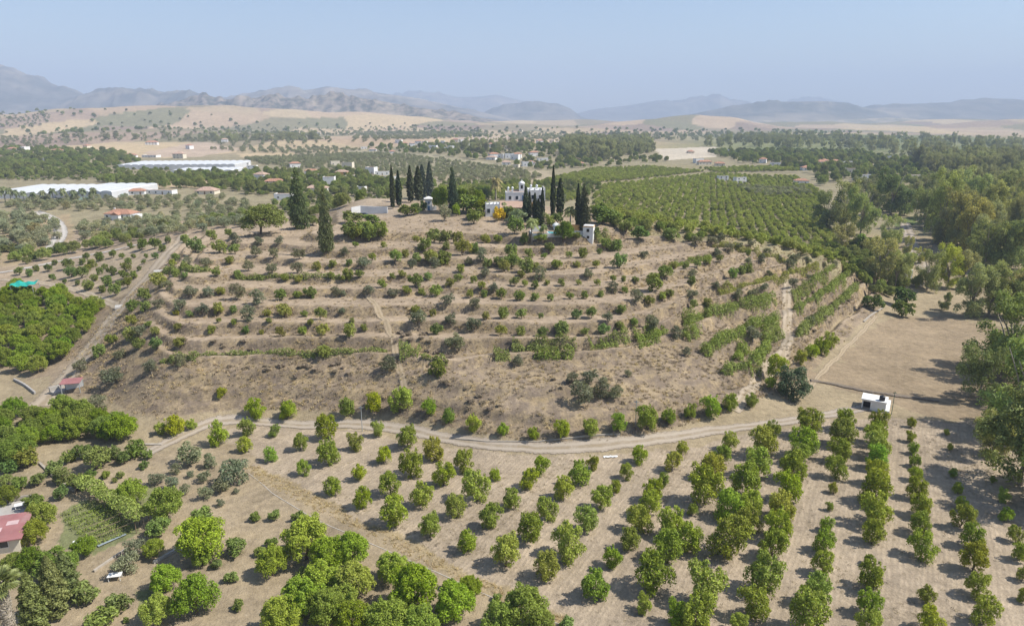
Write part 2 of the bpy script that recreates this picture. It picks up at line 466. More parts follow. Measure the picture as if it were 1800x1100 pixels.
def build_ground():
    ang = np.concatenate([np.linspace(R(-42.5), R(42.5), 640), np.linspace(R(42.5), R(317.5), 46)[1:-1]])
    rad = np.concatenate([np.linspace(4, 84, 17), np.arange(84.6, 345, 0.62), 345 * 1.0125 ** np.arange(1, 310)])
    na, nr = len(ang), len(rad)
    A, Q = np.meshgrid(ang, rad)
    X = (np.sin(A) * Q).ravel(); Y = (np.cos(A) * Q - 30).ravel()
    X = np.r_[X, 0.0]; Y = np.r_[Y, -30.0]
    Z = height(X, Y)
    far = np.hypot(X, Y)
    i = np.arange(nr - 1)[:, None] * na; k = np.arange(na)[None]
    k2 = (k + 1) % na
    quads = np.stack([i + k, i + na + k, i + na + k2, i + k2], -1).reshape(-1, 4)
    ctr = nr * na
    kk = np.arange(na)
    tris = np.stack([np.full(na, ctr), kk, (kk + 1) % na, np.full(na, ctr)], -1)
    V = np.stack([X, Y, Z], 1)
    me = mesh_np('ground', V, quads, ground_mat(), True)
    # slope of the ground, for where grass grows on the banks
    near = far < 460
    nz = np.zeros(len(X) * 3, np.float32); me.vertex_normals.foreach_get('vector', nz); nz = np.abs(nz[2::3])
    slope = np.sqrt(np.clip(1 - nz ** 2, 0, 1)) / np.clip(nz, 0.05, 1)
    C = np.zeros((len(X), 4), np.float32); C[:, 3] = 1
    M = np.zeros((len(X), 4), np.float32); M[:, 3] = 1
    # far country: a patchwork of fields
    C[:, :3] = (0.25, 0.215, 0.135)
    C[far < 420, :3] = (0.295, 0.238, 0.152)
    m = far > 1100
    wx = X[m] + 60 * fbm(X[m] / 300, Y[m] / 300, 2, 3); wy = Y[m] + 60 * fbm(X[m] / 300, Y[m] / 300, 2, 8)
    sx, sy = 190.0, 300.0
    ci = np.floor(wx / sx); cj = np.floor(wy / sy); best = np.full(len(wx), 1e18); idx = np.zeros(len(wx))
    for a in (-1, 0, 1):
        for b in (-1, 0, 1):
            px_ = (ci + a + lat(ci + a, cj + b, 1)) * sx; py_ = (cj + b + lat(ci + a, cj + b, 2)) * sy
            d = ((wx - px_) / sx) ** 2 + ((wy - py_) / sy) ** 2
            t = d < best; best = np.where(t, d, best); idx = np.where(t, lat(ci + a, cj + b, 5), idx)
    pal = np.array([(0.43, 0.33, 0.20), (0.40, 0.30, 0.20), (0.36, 0.28, 0.18), (0.24, 0.18, 0.135), (0.30, 0.225, 0.165), (0.21, 0.185, 0.11), (0.41, 0.32, 0.20), (0.36, 0.27, 0.18), (0.19, 0.175, 0.10), (0.24, 0.20, 0.13)])
    fc = pal[(idx * 9.999).astype(int)]
    green = sstep(0.10, 0.35, X[m] / Y[m].clip(1)) * (1 - sstep(2300, 3000, far[m]))
    fc = fc * (1 - green[:, None] * 0.8) + np.array(GREEN) * green[:, None] * 0.8
    w = sstep(1100, 1500, far[m])[:, None]
    C[m, :3] = C[m, :3] * (1 - w) + fc * w
    SH = np.full(len(X), 0.0); SH[near] = Z[near]
    hill = (far < 420) & (SH > 1.2)
    C[hill, :3] = HILLSOIL
    M[hill, 2] = 0.8
    st = np.clip(sstep(0.16, 0.36, slope) * 0.95 + 0.22 * sstep(0.0, 0.35, fbm(X / 11, Y / 11, 3, 4)), 0, 0.95)
    M[hill, 0] = st[hill]
    low = hill & (SH < 8.8) & (X < 75) & (X > -95) & (Y < 175)
    M[low, 0] = np.maximum(M[low, 0], 0.80)
    for poly, col, g, f, s in PAINT:
        wp = world_poly(poly)
        bb = (X > wp[:, 0].min()) & (X < wp[:, 0].max()) & (Y > wp[:, 1].min()) & (Y < wp[:, 1].max())
        ids = np.nonzero(bb)[0]
        jit = np.minimum(3.5, far[ids] * 0.022)
        jx = X[ids] + jit * fbm(X[ids] / 5, Y[ids] / 5, 4, 6); jy = Y[ids] + jit * fbm(X[ids] / 5, Y[ids] / 5, 4, 7)
        ids = ids[inside(wp, jx, jy)]
        C[ids, :3] = col; M[ids, 0] = g; M[ids, 1] = f; M[ids, 2] = s
    for nm, arr in (('gcol', C), ('gmask', M)):
        at = me.color_attributes.new(nm, 'FLOAT_COLOR', 'POINT'); at.data.foreach_set('color', arr.ravel())
    return link('ground', me, kind='structure')
GROUND = build_ground()

def strip(name, pts, width, mat, off=0.10, step=1.2, jitter=0.25, kind='structure', px=True, cross=7, crown=0.0, **kw):
    """a draped band following a line on the ground: a track, a road, a ditch"""
    p = np.array(pts, float)
    seg = np.r_[0, np.cumsum(np.hypot(*np.diff(p, axis=0).T))]
    if px:
        t = np.linspace(0, seg[-1], max(8, int(seg[-1] / 12)))
        # round the corners
        q = np.stack([np.interp(t, seg, p[:, 0]), np.interp(t, seg, p[:, 1])], 1)
        for _ in range(6): q[1:-1] = 0.25 * q[:-2] + 0.5 * q[1:-1] + 0.25 * q[2:]
        x, y, _ = ground(q[:, 0], q[:, 1])
    else: x, y = p[:, 0], p[:, 1]
    for _ in range(4):
        x[1:-1] = 0.25 * x[:-2] + 0.5 * x[1:-1] + 0.25 * x[2:]; y[1:-1] = 0.25 * y[:-2] + 0.5 * y[1:-1] + 0.25 * y[2:]
    s = np.r_[0, np.cumsum(np.hypot(np.diff(x), np.diff(y)))]
    n = max(4, int(s[-1] / step)); t = np.linspace(0, s[-1], n)
    X = np.interp(t, s, x); Y = np.interp(t, s, y)
    tx = np.gradient(X); ty = np.gradient(Y); L = np.hypot(tx, ty) + 1e-9; nx, ny = -ty / L, tx / L
    w = np.interp(t, [0, s[-1]], width) if hasattr(width, '__len__') else np.full(n, width)
    wl = w / 2 + jitter * 2 * fbm(t / 3.0, t * 0, 3, 1); wr = w / 2 + jitter * 2 * fbm(t / 3.0, t * 0, 3, 11)
    rows = []
    for k in range(cross):
        u = k / (cross - 1); o = -wl + (wl + wr) * u
        xx = X + nx * o; yy = Y + ny * o
        rows.append(np.stack([xx, yy, height(xx, yy) + off + crown * (1 - (2 * u - 1) ** 2)], 1))
    V = np.stack(rows, 1).reshape(-1, 3)
    i = np.arange(n - 1)[:, None] * cross; k = np.arange(cross - 1)[None]
    Fq = np.stack([i + k, i + cross + k, i + cross + k + 1, i + k + 1], -1).reshape(-1, 4)
    me = mesh_np(name, V, Fq[:, ::-1], mat, True)
    at = me.attributes.new('across', 'FLOAT', 'POINT'); at.data.foreach_set('value', np.tile(np.linspace(0, 1, cross), n).astype(np.float32))
    return link(name, me, kind=kind, **kw)

def track_mat(name, a, b_, scale=0.5, soft=True):
    m, nt, b = new_mat(name); p = worldpos(nt)
    f = noise(nt, p, scale, 5, 0.65); g = noise(nt, p, scale * 6, 4)
    c = mixc(nt, remap(nt, f, 0.35, 0.65, 0, 1), a, b_)
    c = mixc(nt, 1.0, c, remap(nt, g, 0.3, 0.7, 0.86, 1.14), 'MULTIPLY')
    uv = node(nt, 'ShaderNodeAttribute', attribute_name='across').outputs['Fac']     # 0 and 1 at the edges, 0.5 along the middle
    d = mth(nt, 'ABSOLUTE', mth(nt, 'SUBTRACT', uv, 0.5))
    rut = mth(nt, 'ABSOLUTE', mth(nt, 'SUBTRACT', d, 0.2))
    c = mixc(nt, remap(nt, rut, 0.04, 0.11, 0.6, 0.0), c, tuple(min(1, q * 1.22) for q in a))
    c = mixc(nt, mth(nt, 'MULTIPLY', remap(nt, d, 0.04, 0.12, 0.7, 0.0), remap(nt, f, 0.4, 0.6, 0.2, 1.0)), c, (0.26, 0.205, 0.125))
    nt.links.new(c, b.inputs['Base Color'])
    if soft:      # worn edges that break up into the soil
        k = mth(nt, 'ADD', d, mth(nt, 'MULTIPLY', mth(nt, 'SUBTRACT', noise(nt, p, 1.3, 4, 0.7), 0.5), 0.42))
        nt.links.new(remap(nt, k, 0.36, 0.46, 1, 0), b.inputs['Alpha'])
    return m
M_TRACK = track_mat('pale_track', (0.335, 0.285, 0.225), (0.29, 0.24, 0.185))
M_CONC = track_mat('concrete_road', (0.42, 0.39, 0.35), (0.36, 0.335, 0.30), 0.3)
M_WHEEL = track_mat('wheel_rut', (0.335, 0.275, 0.20), (0.35, 0.29, 0.215))
M_FAINT = track_mat('faint_path', (0.315, 0.250, 0.168), (0.30, 0.238, 0.158))
strip('dirt_track', [(250, 800), (300, 778), (340, 752), (385, 736), (430, 740), (520, 748), (620, 745), (700, 752), (770, 768), (850, 782), (940, 788), (1040, 786), (1150, 773), (1260, 756), (1340, 748), (1400, 738), (1470, 726), (1530, 715)], (3.6, 3.4), M_TRACK)
strip('hillside_track', [(70, 715), (95, 692), (130, 650), (165, 605), (195, 562), (215, 538), (245, 505), (275, 470), (305, 437), (325, 412)], (7.0, 5.0), track_mat('tan_track', (0.355, 0.292, 0.215), (0.325, 0.262, 0.188)))
strip('orchard_track', [(0, 492), (60, 494), (120, 506), (170, 520), (208, 538)], 3.0, M_WHEEL)
strip('country_road', [(-20, 482), (40, 474), (90, 462), (150, 450), (200, 440), (245, 430)], 3.6, M_CONC, off=0.14)
strip('winding_road', [(62, 372), (85, 375), (108, 385), (122, 400), (120, 415), (108, 428), (85, 440)], 7.0, M_CONC, off=0.18)
strip('slope_track', [(1385, 492), (1380, 525), (1383, 560), (1388, 600), (1392, 620), (1350, 650), (1322, 678), (1305, 705), (1290, 722)], 3.2, M_WHEEL)
strip('gully_path', [(645, 512), (660, 545), (690, 580), (700, 640), (712, 690)], 2.0, M_FAINT)
strip('plantation_track', [(940, 318), (1000, 322), (1090, 318), (1160, 308), (1250, 300), (1400, 304)], 4.5, M_TRACK, off=0.3)
strip('field_edge_track', [(1540, 556), (1500, 600), (1470, 630), (1430, 668), (1410, 700)], 1.4, M_FAINT)
strip('river_track', [(1590, 392), (1600, 405), (1605, 425), (1598, 445), (1615, 465), (1630, 480)], 6.5, M_TRACK, off=0.25)
M_DITCH = track_mat('dug_strip', (0.145, 0.12, 0.095), (0.20, 0.16, 0.12), 1.5)
strip('field_bank', [(1425, 668), (1480, 679), (1540, 691), (1600, 699), (1650, 706)], 1.6, M_DITCH, off=0.12, jitter=0.45, crown=0.25)
M_PINE_SOIL = track_mat('dug_soil', (0.22, 0.18, 0.145), (0.30, 0.24, 0.19), 1.5)

# ------------------------------------------------------------------ mountains
def mountain_mat(name, dark, pale, scale, light=(0.45, 0.36, 0.26), lf=0.0):
    m, nt, b = new_mat(name); p = worldpos(nt)
    f = noise(nt, p, scale, 6, 0.65); g = noise(nt, p, scale * 0.22, 5, 0.6)
    c = mixc(nt, remap(nt, f, 0.42, 0.6, 0, 1), dark, pale)
    if lf: c = mixc(nt, remap(nt, g, 0.5, 0.62, 0, lf), c, light)
    nt.links.new(c, b.inputs['Base Color'])
    return m
M_MTN = mountain_mat('mountain_scrub', (0.060, 0.065, 0.055), (0.135, 0.125, 0.105), 0.004, lf=0.5)
M_SCRUB = mountain_mat('boulder_scrub', (0.06, 0.062, 0.042), (0.245, 0.195, 0.15), 0.02, lf=0.35)

def mountain(pts, dist, depth, mat, rough=0.12, seed=0, nx=230, ny=46, front=0.62, mesa=False):
    p = np.array(pts, float)
    px = np.linspace(p[0, 0], p[-1, 0], nx)
    py = np.interp(px, p[:, 0], p[:, 1])
    d = ray(px, py); t = dist / d[:, 1]
    X = d[:, 0] * t; Zc = CAM_Z + d[:, 2] * t
    edge = sstep(0, 0.05, np.linspace(0, 1, nx)) * sstep(0, 0.05, np.linspace(1, 0, nx))
    V = np.linspace(0, 1, ny)
    prof = np.where(V < front, sstep(0, front, V) if not mesa else (0.55 * sstep(0, front * 0.8, V) + 0.45 * sstep(front * 0.72, front * 0.95, V)), 1 - 0.9 * sstep(front, 1, V))
    out = []
    for j, v in enumerate(V):
        y = dist + (v - front) * depth
        n = fbm(X / (0.16 * depth), np.full(nx, y) / (0.16 * depth), 5, seed)
        n2 = -np.abs(fbm(X / (0.10 * depth), np.full(nx, y) / (0.22 * depth), 4, seed + 9))
        z = Zc * prof[j] * (1 + (rough * 2.2 * n + rough * 2.5 * (n2 + 0.25)) * (0.18 if abs(v - front) < 0.02 else 1.0) * (1 if v < front else 0.3))
        z = z * (0.15 + 0.85 * edge) - 6 * (1 - prof[j])
        out.append(np.stack([X + (v - front) * depth * X / dist * 0.6, np.full(nx, y), z], 1))
    P = np.concatenate(out)
    i = np.arange(ny - 1)[:, None] * nx; k = np.arange(nx - 1)[None]
    Fq = np.stack([i + k, i + k + 1, i + nx + k + 1, i + nx + k], -1).reshape(-1, 4)
    return link('mountain', mesh_np('mountain', P, Fq, mat, True), kind='structure')

mountain([(-260, 150), (-160, 118), (-60, 112), (0, 122), (50, 134), (100, 152), (145, 166), (220, 190), (300, 214)], 7200, 3000, M_MTN, seed=1)
mountain([(90, 200), (150, 166), (200, 159), (262, 157), (290, 162), (312, 159), (345, 168), (420, 190), (470, 206)], 6500, 2200, M_MTN, seed=2)
mountain([(300, 200), (385, 174), (450, 166), (540, 158), (575, 152), (620, 158), (665, 163), (720, 171), (780, 183), (850, 198), (920, 212)], 7600, 2600, M_MTN, seed=3)
mountain([(560, 205), (690, 168), (730, 160), (770, 163), (805, 171), (845, 170), (872, 166), (900, 173), (950, 184), (1040, 208)], 12800, 3200, M_MTN, seed=4)
mountain([(800, 212), (850, 199), (886, 183), (925, 180), (980, 182), (1003, 191), (1022, 206), (1060, 215)], 8200, 1700, M_MTN, 0.1, seed=5, mesa=True)
mountain([(990, 206), (1040, 193), (1100, 186), (1180, 178), (1262, 170), (1300, 178), (1360, 190), (1420, 206)], 12000, 3000, M_MTN, seed=6)
mountain([(1330, 200), (1390, 178), (1440, 172), (1490, 180), (1560, 200)], 14200, 2500, M_MTN, seed=12)
mountain([(1130, 214), (1215, 201), (1250, 194), (1284, 187), (1338, 181), (1345, 179), (1400, 179), (1450, 178), (1492, 181), (1512, 188), (1560, 197), (1640, 212)], 7000, 2000, M_MTN, 0.12, seed=7, mesa=True)
mountain([(1440, 212), (1500, 191), (1570, 183), (1640, 182), (1700, 178), (1742, 173), (1780, 174), (1860, 182), (2000, 170), (2150, 190)], 7900, 2700, M_MTN, seed=8)
mountain([(180, 206), (270, 188), (330, 174), (364, 168), (400, 177), (440, 173), (482, 168), (530, 176), (600, 168), (660, 176), (720, 187), (790, 197), (860, 210), (910, 217)], 4600, 900, M_SCRUB, 0.13, seed=10, nx=320, ny=70)
mountain([(1180, 222), (1300, 210), (1420, 214), (1560, 207), (1700, 214), (1860, 207), (2000, 216)], 5900, 900, mountain_mat('far_fields', (0.16, 0.15, 0.10), (0.36, 0.29, 0.21), 0.006), 0.15, seed=14)

# ------------------------------------------------------------------ haze
def build_haze():
    mb = MB(); mb.box(-17500, 17500, -9000, 17500, -14, 1000)
    m = bpy.data.materials.new('haze_air'); m.use_nodes = True; nt = m.node_tree; nt.nodes.clear()
    o = node(nt, 'ShaderNodeOutputMaterial'); v = node(nt, 'ShaderNodeVolumePrincipled')
    v.inputs['Color'].default_value = (0.525, 0.635, 0.83, 1); v.inputs['Density'].default_value = HAZE
    v.inputs['Anisotropy'].default_value = 0.0
    nt.links.new(v.outputs[0], o.inputs['Volume'])
    return mb.build('haze', m, kind='stuff', label='pale blue summer haze hanging over the valley')
HAZE = 1.45e-4
# ------------------------------------------------------------------ foliage
def leaf_mat(name, base=None, trans=0.32, var=0.50, hue=0.008, ovar=0.0):
    """leaves; the tree's own colour comes from the object, each leaf clump differs a little"""
    m = bpy.data.materials.new(name); m.use_nodes = True; nt = m.node_tree; nt.nodes.clear()
    out = node(nt, 'ShaderNodeOutputMaterial')
    oi = node(nt, 'ShaderNodeObjectInfo'); geo = node(nt, 'ShaderNodeNewGeometry')
    if base is None: c = oi.outputs['Color']
    else:
        rgb = node(nt, 'ShaderNodeRGB'); rgb.outputs[0].default_value = (*base, 1); c = rgb.outputs[0]
    hsv = node(nt, 'ShaderNodeHueSaturation'); nt.links.new(c, hsv.inputs['Color'])
    rl = geo.outputs['Random Per Island']
    vv = remap(nt, rl, 0, 1, 1 - var, 1 + var)
    if ovar: vv = mth(nt, 'MULTIPLY', vv, remap(nt, mth(nt, 'FRACT', mth(nt, 'MULTIPLY', oi.outputs['Random'], 3.7)), 0, 1, 1 - ovar, 1 + ovar))
    nt.links.new(vv, hsv.inputs['Value'])
    hh = mth(nt, 'ADD', remap(nt, mth(nt, 'FRACT', mth(nt, 'MULTIPLY', rl, 7.13)), 0, 1, -hue, hue), remap(nt, oi.outputs['Random'], 0, 1, 0.5 - hue * 0.8, 0.5 + hue * 0.8))
    nt.links.new(hh, hsv.inputs['Hue'])
    nt.links.new(remap(nt, oi.outputs['Random'], 0, 1, 0.92, 1.08), hsv.inputs['Saturation'])
    c = hsv.outputs[0]
    d = node(nt, 'ShaderNodeBsdfDiffuse'); t = node(nt, 'ShaderNodeBsdfTranslucent'); mx = node(nt, 'ShaderNodeMixShader')
    g = node(nt, 'ShaderNodeBsdfGlossy'); g.inputs['Roughness'].default_value = 0.55; g.inputs['Color'].default_value = (0.5, 0.5, 0.5, 1)
    m2 = node(nt, 'ShaderNodeMixShader'); m2.inputs[0].default_value = 0.035
    nt.links.new(c, d.inputs['Color'])
    tc = mixc(nt, 1.0, c, (1.25, 1.2, 0.6), 'MULTIPLY'); nt.links.new(tc, t.inputs['Color'])
    mx.inputs[0].default_value = trans
    nt.links.new(d.outputs[0], mx.inputs[1]); nt.links.new(t.outputs[0], mx.inputs[2])
    nt.links.new(mx.outputs[0], m2.inputs[1]); nt.links.new(g.outputs[0], m2.inputs[2])
    nt.links.new(m2.outputs[0], out.inputs['Surface'])
    return m
M_LEAF = leaf_mat('leaves')
M_BARK = plain_mat('bark', (0.13, 0.10, 0.075), 0.3, 6.0)
M_PALEBARK = plain_mat('pale_bark', (0.30, 0.26, 0.21), 0.3, 3.0)

def unit(v): return v / (np.linalg.norm(v, axis=-1, keepdims=True) + 1e-9)

def leaves(P, N, size, rng, aspect=0.55, name='crown', mat=None):
    """one small pointed blade of foliage at every point"""
    n = len(P)
    a = unit(np.cross(N, rng.normal(size=(n, 3)))); b = unit(np.cross(N, a))
    s = np.asarray(size).reshape(-1, 1) * rng.uniform(0.65, 1.35, (n, 1))
    a = a * s; b = b * s * aspect; fold = N * s * 0.22
    V = np.stack([P - a, P + b * 0.9 + fold, P + a * 1.1, P - b * 0.9 + fold], 1).reshape(-1, 3)
    i = np.arange(n)[:, None] * 4
    T = np.concatenate([np.concatenate([i, i + 1, i + 2], 1), np.concatenate([i, i + 2, i + 3], 1)], 1).reshape(-1, 3)
    return mesh_np(name, V, T, mat or M_LEAF)

def lobes_to_leaves(L, n, rng, shell=(0.62, 1.06), up=0.75, tilt=0.75):
    L = np.array(L, float)                      # cx cy cz rx ry rz
    w = (L[:, 3] * L[:, 4] + L[:, 3] * L[:, 5]); k = rng.choice(len(L), n * 2, p=w / w.sum())
    d = unit(rng.normal(size=(n * 2, 3))); d[:, 2] = np.where((d[:, 2] < -0.3) & (rng.random(n * 2) < 0.6), -d[:, 2], d[:, 2])
    r = rng.uniform(*shell, (n * 2, 1))
    P = L[k, :3] + d * r * L[k, 3:]
    q = (((P[:, None] - L[None, :, :3]) / L[None, :, 3:]) ** 2).sum(-1)
    q[np.arange(len(k)), k] = 9
    keep = (q.min(1) > 0.45) | (rng.random(len(k)) < 0.18)
    P, d = P[keep][:n], d[keep][:n]
    N = unit(d + np.array([0, 0, up]) + rng.normal(size=d.shape) * tilt)
    return P, N

def trunk_mesh(name, rng, h, r, limbs, mat, reach=0.3, top=0.5, z0=-0.06):
    mb = MB()
    bend = [(0, 0, z0)]
    for i in range(1, 4): bend.append((rng.normal() * r * 0.7, rng.normal() * r * 0.7, h * i / 3))
    mb.tube(bend, [r * 1.25, r, r * 0.85, r * 0.7], 7)
    for k in range(limbs):
        a = 2 * math.pi * (k + rng.random() * 0.6) / limbs
        e = (math.cos(a) * reach * rng.uniform(0.6, 1), math.sin(a) * reach * rng.uniform(0.6, 1), h + (top) * rng.uniform(0.5, 1))
        s = bend[-1] if k % 2 == 0 else bend[-2]
        mid = tuple(0.5 * (s[j] + e[j]) + (0.04 if j == 2 else 0) for j in range(3))
        mb.tube([s, mid, e], [r * 0.6, r * 0.4, r * 0.12], 5)
    me = bpy.data.meshes.new(name); me.from_pydata(mb.v, [], mb.f); me.materials.append(mat); me.update()
    me.polygons.foreach_set('use_smooth', np.full(len(me.polygons), True))
    return me

def round_lobes(rng, c=(0, 0, 0.53), rad=(0.36, 0.36, 0.38), k=13, small=(0.13, 0.21), zmin=-0.55, core=0.9):
    L = [(*c, rad[0] * core, rad[1] * core, rad[2] * core)]
    for _ in range(k):
        d = unit(rng.normal(size=3))
        while d[2] < zmin: d = unit(rng.normal(size=3))
        s = rng.uniform(*small); f = rng.uniform(0.72, 1.16)
        L.append((c[0] + d[0] * rad[0] * f, c[1] + d[1] * rad[1] * f, c[2] + d[2] * rad[2] * f, s, s, s * rng.uniform(0.8, 1.15)))
    return L

# every kind of tree: a list of (trunk mesh, crown mesh) variants one metre high and about one metre wide
KIND = {}
def variants(kind, n, fn):
    out = []
    for i in range(n):
        rng = np.random.default_rng(abs(hash_str(kind)) + i * 17)
        out.append(fn(rng))
    KIND[kind] = out
def hash_str(s): return sum((i + 3) * ord(c) for i, c in enumerate(s))

def ragged(rng, c, rad, k, small, zmin, shoots, core=0.78):
    """a crown of many upright sprays around a darker core"""
    L = [(*c, rad[0] * core, rad[1] * core, rad[2] * core)]
    skew = rng.normal(size=2) * 0.05
    for i in range(k):
        d = unit(rng.normal(size=3))
        while d[2] < zmin: d = unit(rng.normal(size=3))
        s = rng.uniform(*small); f = rng.uniform(0.72, 1.12) * (1.12 if rng.random() < 0.15 else 1)
        L.append((c[0] + skew[0] * d[2] + d[0] * rad[0] * f, c[1] + skew[1] * d[2] + d[1] * rad[1] * f, c[2] + d[2] * rad[2] * f, s, s, s * rng.uniform(1.0, 1.7)))
    for i in range(shoots):
        a = rng.uniform(0, 6.283); q = rad[0] * rng.uniform(0.1, 0.85)
        L.append((math.cos(a) * q, math.sin(a) * q, c[2] + rad[2] * (1.05 - 0.5 * (q / rad[0]) ** 2) + rng.uniform(-0.02, 0.06), 0.045, 0.045, rng.uniform(0.08, 0.14)))
    return L
def v_orchard(rng):     # bushy evergreen fruit tree, leaves nearly to the ground
    L = ragged(rng, (0, 0, 0.46), (0.36, 0.36, 0.38), 26, (0.07, 0.15), -0.95, 9)
    P, N = lobes_to_leaves(L, 3400, rng, (0.55, 1.15), tilt=0.95)
    return trunk_mesh('trunk', rng, 0.2, 0.03, 4, M_BARK), leaves(P, N, 0.034, rng, 0.5)
variants('orchard', 9, v_orchard)

def v_fruit(rng):       # small terrace fruit tree, a little looser, short bare trunk
    L = ragged(rng, (0, 0, 0.45), (0.36, 0.36, 0.34), 18, (0.08, 0.16), -0.9, 5)
    P, N = lobes_to_leaves(L, 1500, rng, (0.55, 1.16), tilt=0.95)
    return trunk_mesh('trunk', rng, 0.18, 0.03, 4, M_BARK), leaves(P, N, 0.048, rng)
variants('fruit', 6, v_fruit)

def v_olive(rng):
    L = round_lobes(rng, (0, 0, 0.48), (0.35, 0.35, 0.35), 14, (0.11, 0.2), -0.85, 0.8)
    P, N = lobes_to_leaves(L, 950, rng, (0.55, 1.12), tilt=1.0)
    return trunk_mesh('trunk', rng, 0.16, 0.04, 5, M_PALEBARK, 0.26, 0.4), leaves(P, N, 0.056, rng, 0.38)
variants('olive', 6, v_olive)

def v_lush(rng):        # big walnut and avocado crowns
    L = ragged(rng, (0, 0, 0.50), (0.39, 0.39, 0.37), 46, (0.06, 0.13), -0.6, 14, 0.8)
    P, N = lobes_to_leaves(L, 8500, rng, (0.55, 1.14), tilt=0.95)
    return trunk_mesh('trunk', rng, 0.25, 0.03, 5, M_BARK), leaves(P, N, 0.025, rng, 0.5)
variants('lush', 5, v_lush)

def v_carob(rng):     # one dense round head down to the ground
    L = round_lobes(rng, (0, 0, 0.46), (0.41, 0.41, 0.42), 30, (0.09, 0.15), -0.9)
    P, N = lobes_to_leaves(L, 6000, rng, (0.7, 1.1), tilt=0.8)
    return trunk_mesh('trunk', rng, 0.15, 0.04, 5, M_BARK), leaves(P, N, 0.027, rng, 0.5)
variants('carob', 1, v_carob)

def v_gum(rng):         # tall river trees: loose clumps hung on rising limbs, sky between them
    L = []
    for b in range(9):          # a few big boughs, each with its own sprays
        z = rng.uniform(0.22, 0.84); w = 0.36 * math.sqrt(max(0.06, 1 - ((z - 0.48) / 0.52) ** 2)); a = b * 2.4 + rng.uniform(-0.5, 0.5); q = w * rng.uniform(0.35, 1.0)
        c = (math.cos(a) * q, math.sin(a) * q, z)
        for k in range(7):
            d = rng.normal(size=3) * (0.085, 0.085, 0.075); s_ = rng.uniform(0.045, 0.105)
            L.append((c[0] + d[0], c[1] + d[1], c[2] + d[2], s_, s_, s_ * rng.uniform(0.8, 1.5)))
    for k in range(9):
        a = rng.uniform(0, 6.283); q = rng.uniform(0.1, 0.36); L.append((math.cos(a) * q, math.sin(a) * q, rng.uniform(0.08, 0.3), 0.08, 0.08, 0.09))
    P, N = lobes_to_leaves(L, 10000, rng, (0.45, 1.2), tilt=0.9)
    return trunk_mesh('trunk', rng, 0.35, 0.022, 7, M_PALEBARK, 0.28, 0.48), leaves(P, N, 0.020, rng, 0.42)
variants('gum', 8, v_gum)

def v_cypress(rng, n=2600, ls=0.03):     # slim column: one metre high, one metre wide, scaled thin
    z = rng.uniform(0.04, 1, n) ** 0.9
    prof = np.where(z < 0.3, 0.30 + 0.55 * z, 0.465 * (1 - (np.clip(z - 0.3, 0, 1) / 0.7) ** 1.9) + 0.02)
    a = rng.uniform(0, 2 * math.pi, n)
    lump = 1 + 0.16 * np.sin(a * 5 + z * 31 + rng.random() * 6) + 0.10 * np.sin(a * 3 - z * 52)
    q = prof * lump * rng.uniform(0.55, 1.05, n)
    P = np.stack([np.cos(a) * q, np.sin(a) * q, z], 1)
    N = unit(np.stack([np.cos(a), np.sin(a), np.full(n, 0.25)], 1) + rng.normal(size=(n, 3)) * 0.6)
    me = leaves(P, N, ls, rng, 0.9)
    co = np.zeros(len(me.vertices) * 3, np.float32); me.vertices.foreach_get('co', co); co = co.reshape(-1, 3)
    c = np.repeat(P, 4, 0); d = co - c; d[:, :2] *= 4.0; me.vertices.foreach_set('co', (c + d).ravel()); me.update()
    mb = MB().tube([(0, 0, -0.02), (0, 0, 0.3), (0, 0, 0.7)], [0.09, 0.07, 0.03], 6)
    t = bpy.data.meshes.new('trunk'); t.from_pydata(mb.v, [], mb.f); t.materials.append(M_BARK)
    return t, me
variants('cypress', 4, v_cypress)
variants('broad_cypress', 3, lambda r: v_cypress(r, 9000, 0.011))

def v_conifer(rng):     # big shaggy conifer, tiers of drooping boughs
    L = []
    lean = rng.normal(size=2) * 0.02
    for i in range(22):
        z = 0.05 + 0.90 * i / 21; w = 0.40 * (1 - z) ** 0.72 * (0.66 + 0.34 * min(1, z / 0.22)) + 0.03
        L.append((lean[0] * z, lean[1] * z, z, w * 0.55, w * 0.55, 0.05))
        for k in range(5 if z < 0.7 else 3):
            a = k * 1.2566 + i * 0.9 + rng.uniform(-0.4, 0.4); q = w * rng.uniform(0.5, 0.86); s = w * rng.uniform(0.30, 0.48) + 0.012
            L.append((lean[0] * z + math.cos(a) * q, lean[1] * z + math.sin(a) * q, z + rng.uniform(-0.03, 0.03), s, s, max(0.022, s * 0.42)))
    P, N = lobes_to_leaves(L, 7000, rng, (0.5, 1.12), tilt=0.8)
    mb = MB().tube([(0, 0, -0.02), (0.01, 0, 0.4), (0, 0.01, 0.97)], [0.03, 0.02, 0.004], 7)
    for i in range(14):
        z = 0.1 + 0.06 * i; a = i * 2.4; w = 0.38 * (1 - z) ** 0.6
        mb.tube([(0, 0, z - 0.03), (math.cos(a) * w, math.sin(a) * w, z)], [0.008, 0.003], 4)
    t = bpy.data.meshes.new('trunk'); t.from_pydata(mb.v, [], mb.f); t.materials.append(M_BARK)
    return t, leaves(P, N, 0.024, rng, 0.6)
variants('conifer', 4, v_conifer)

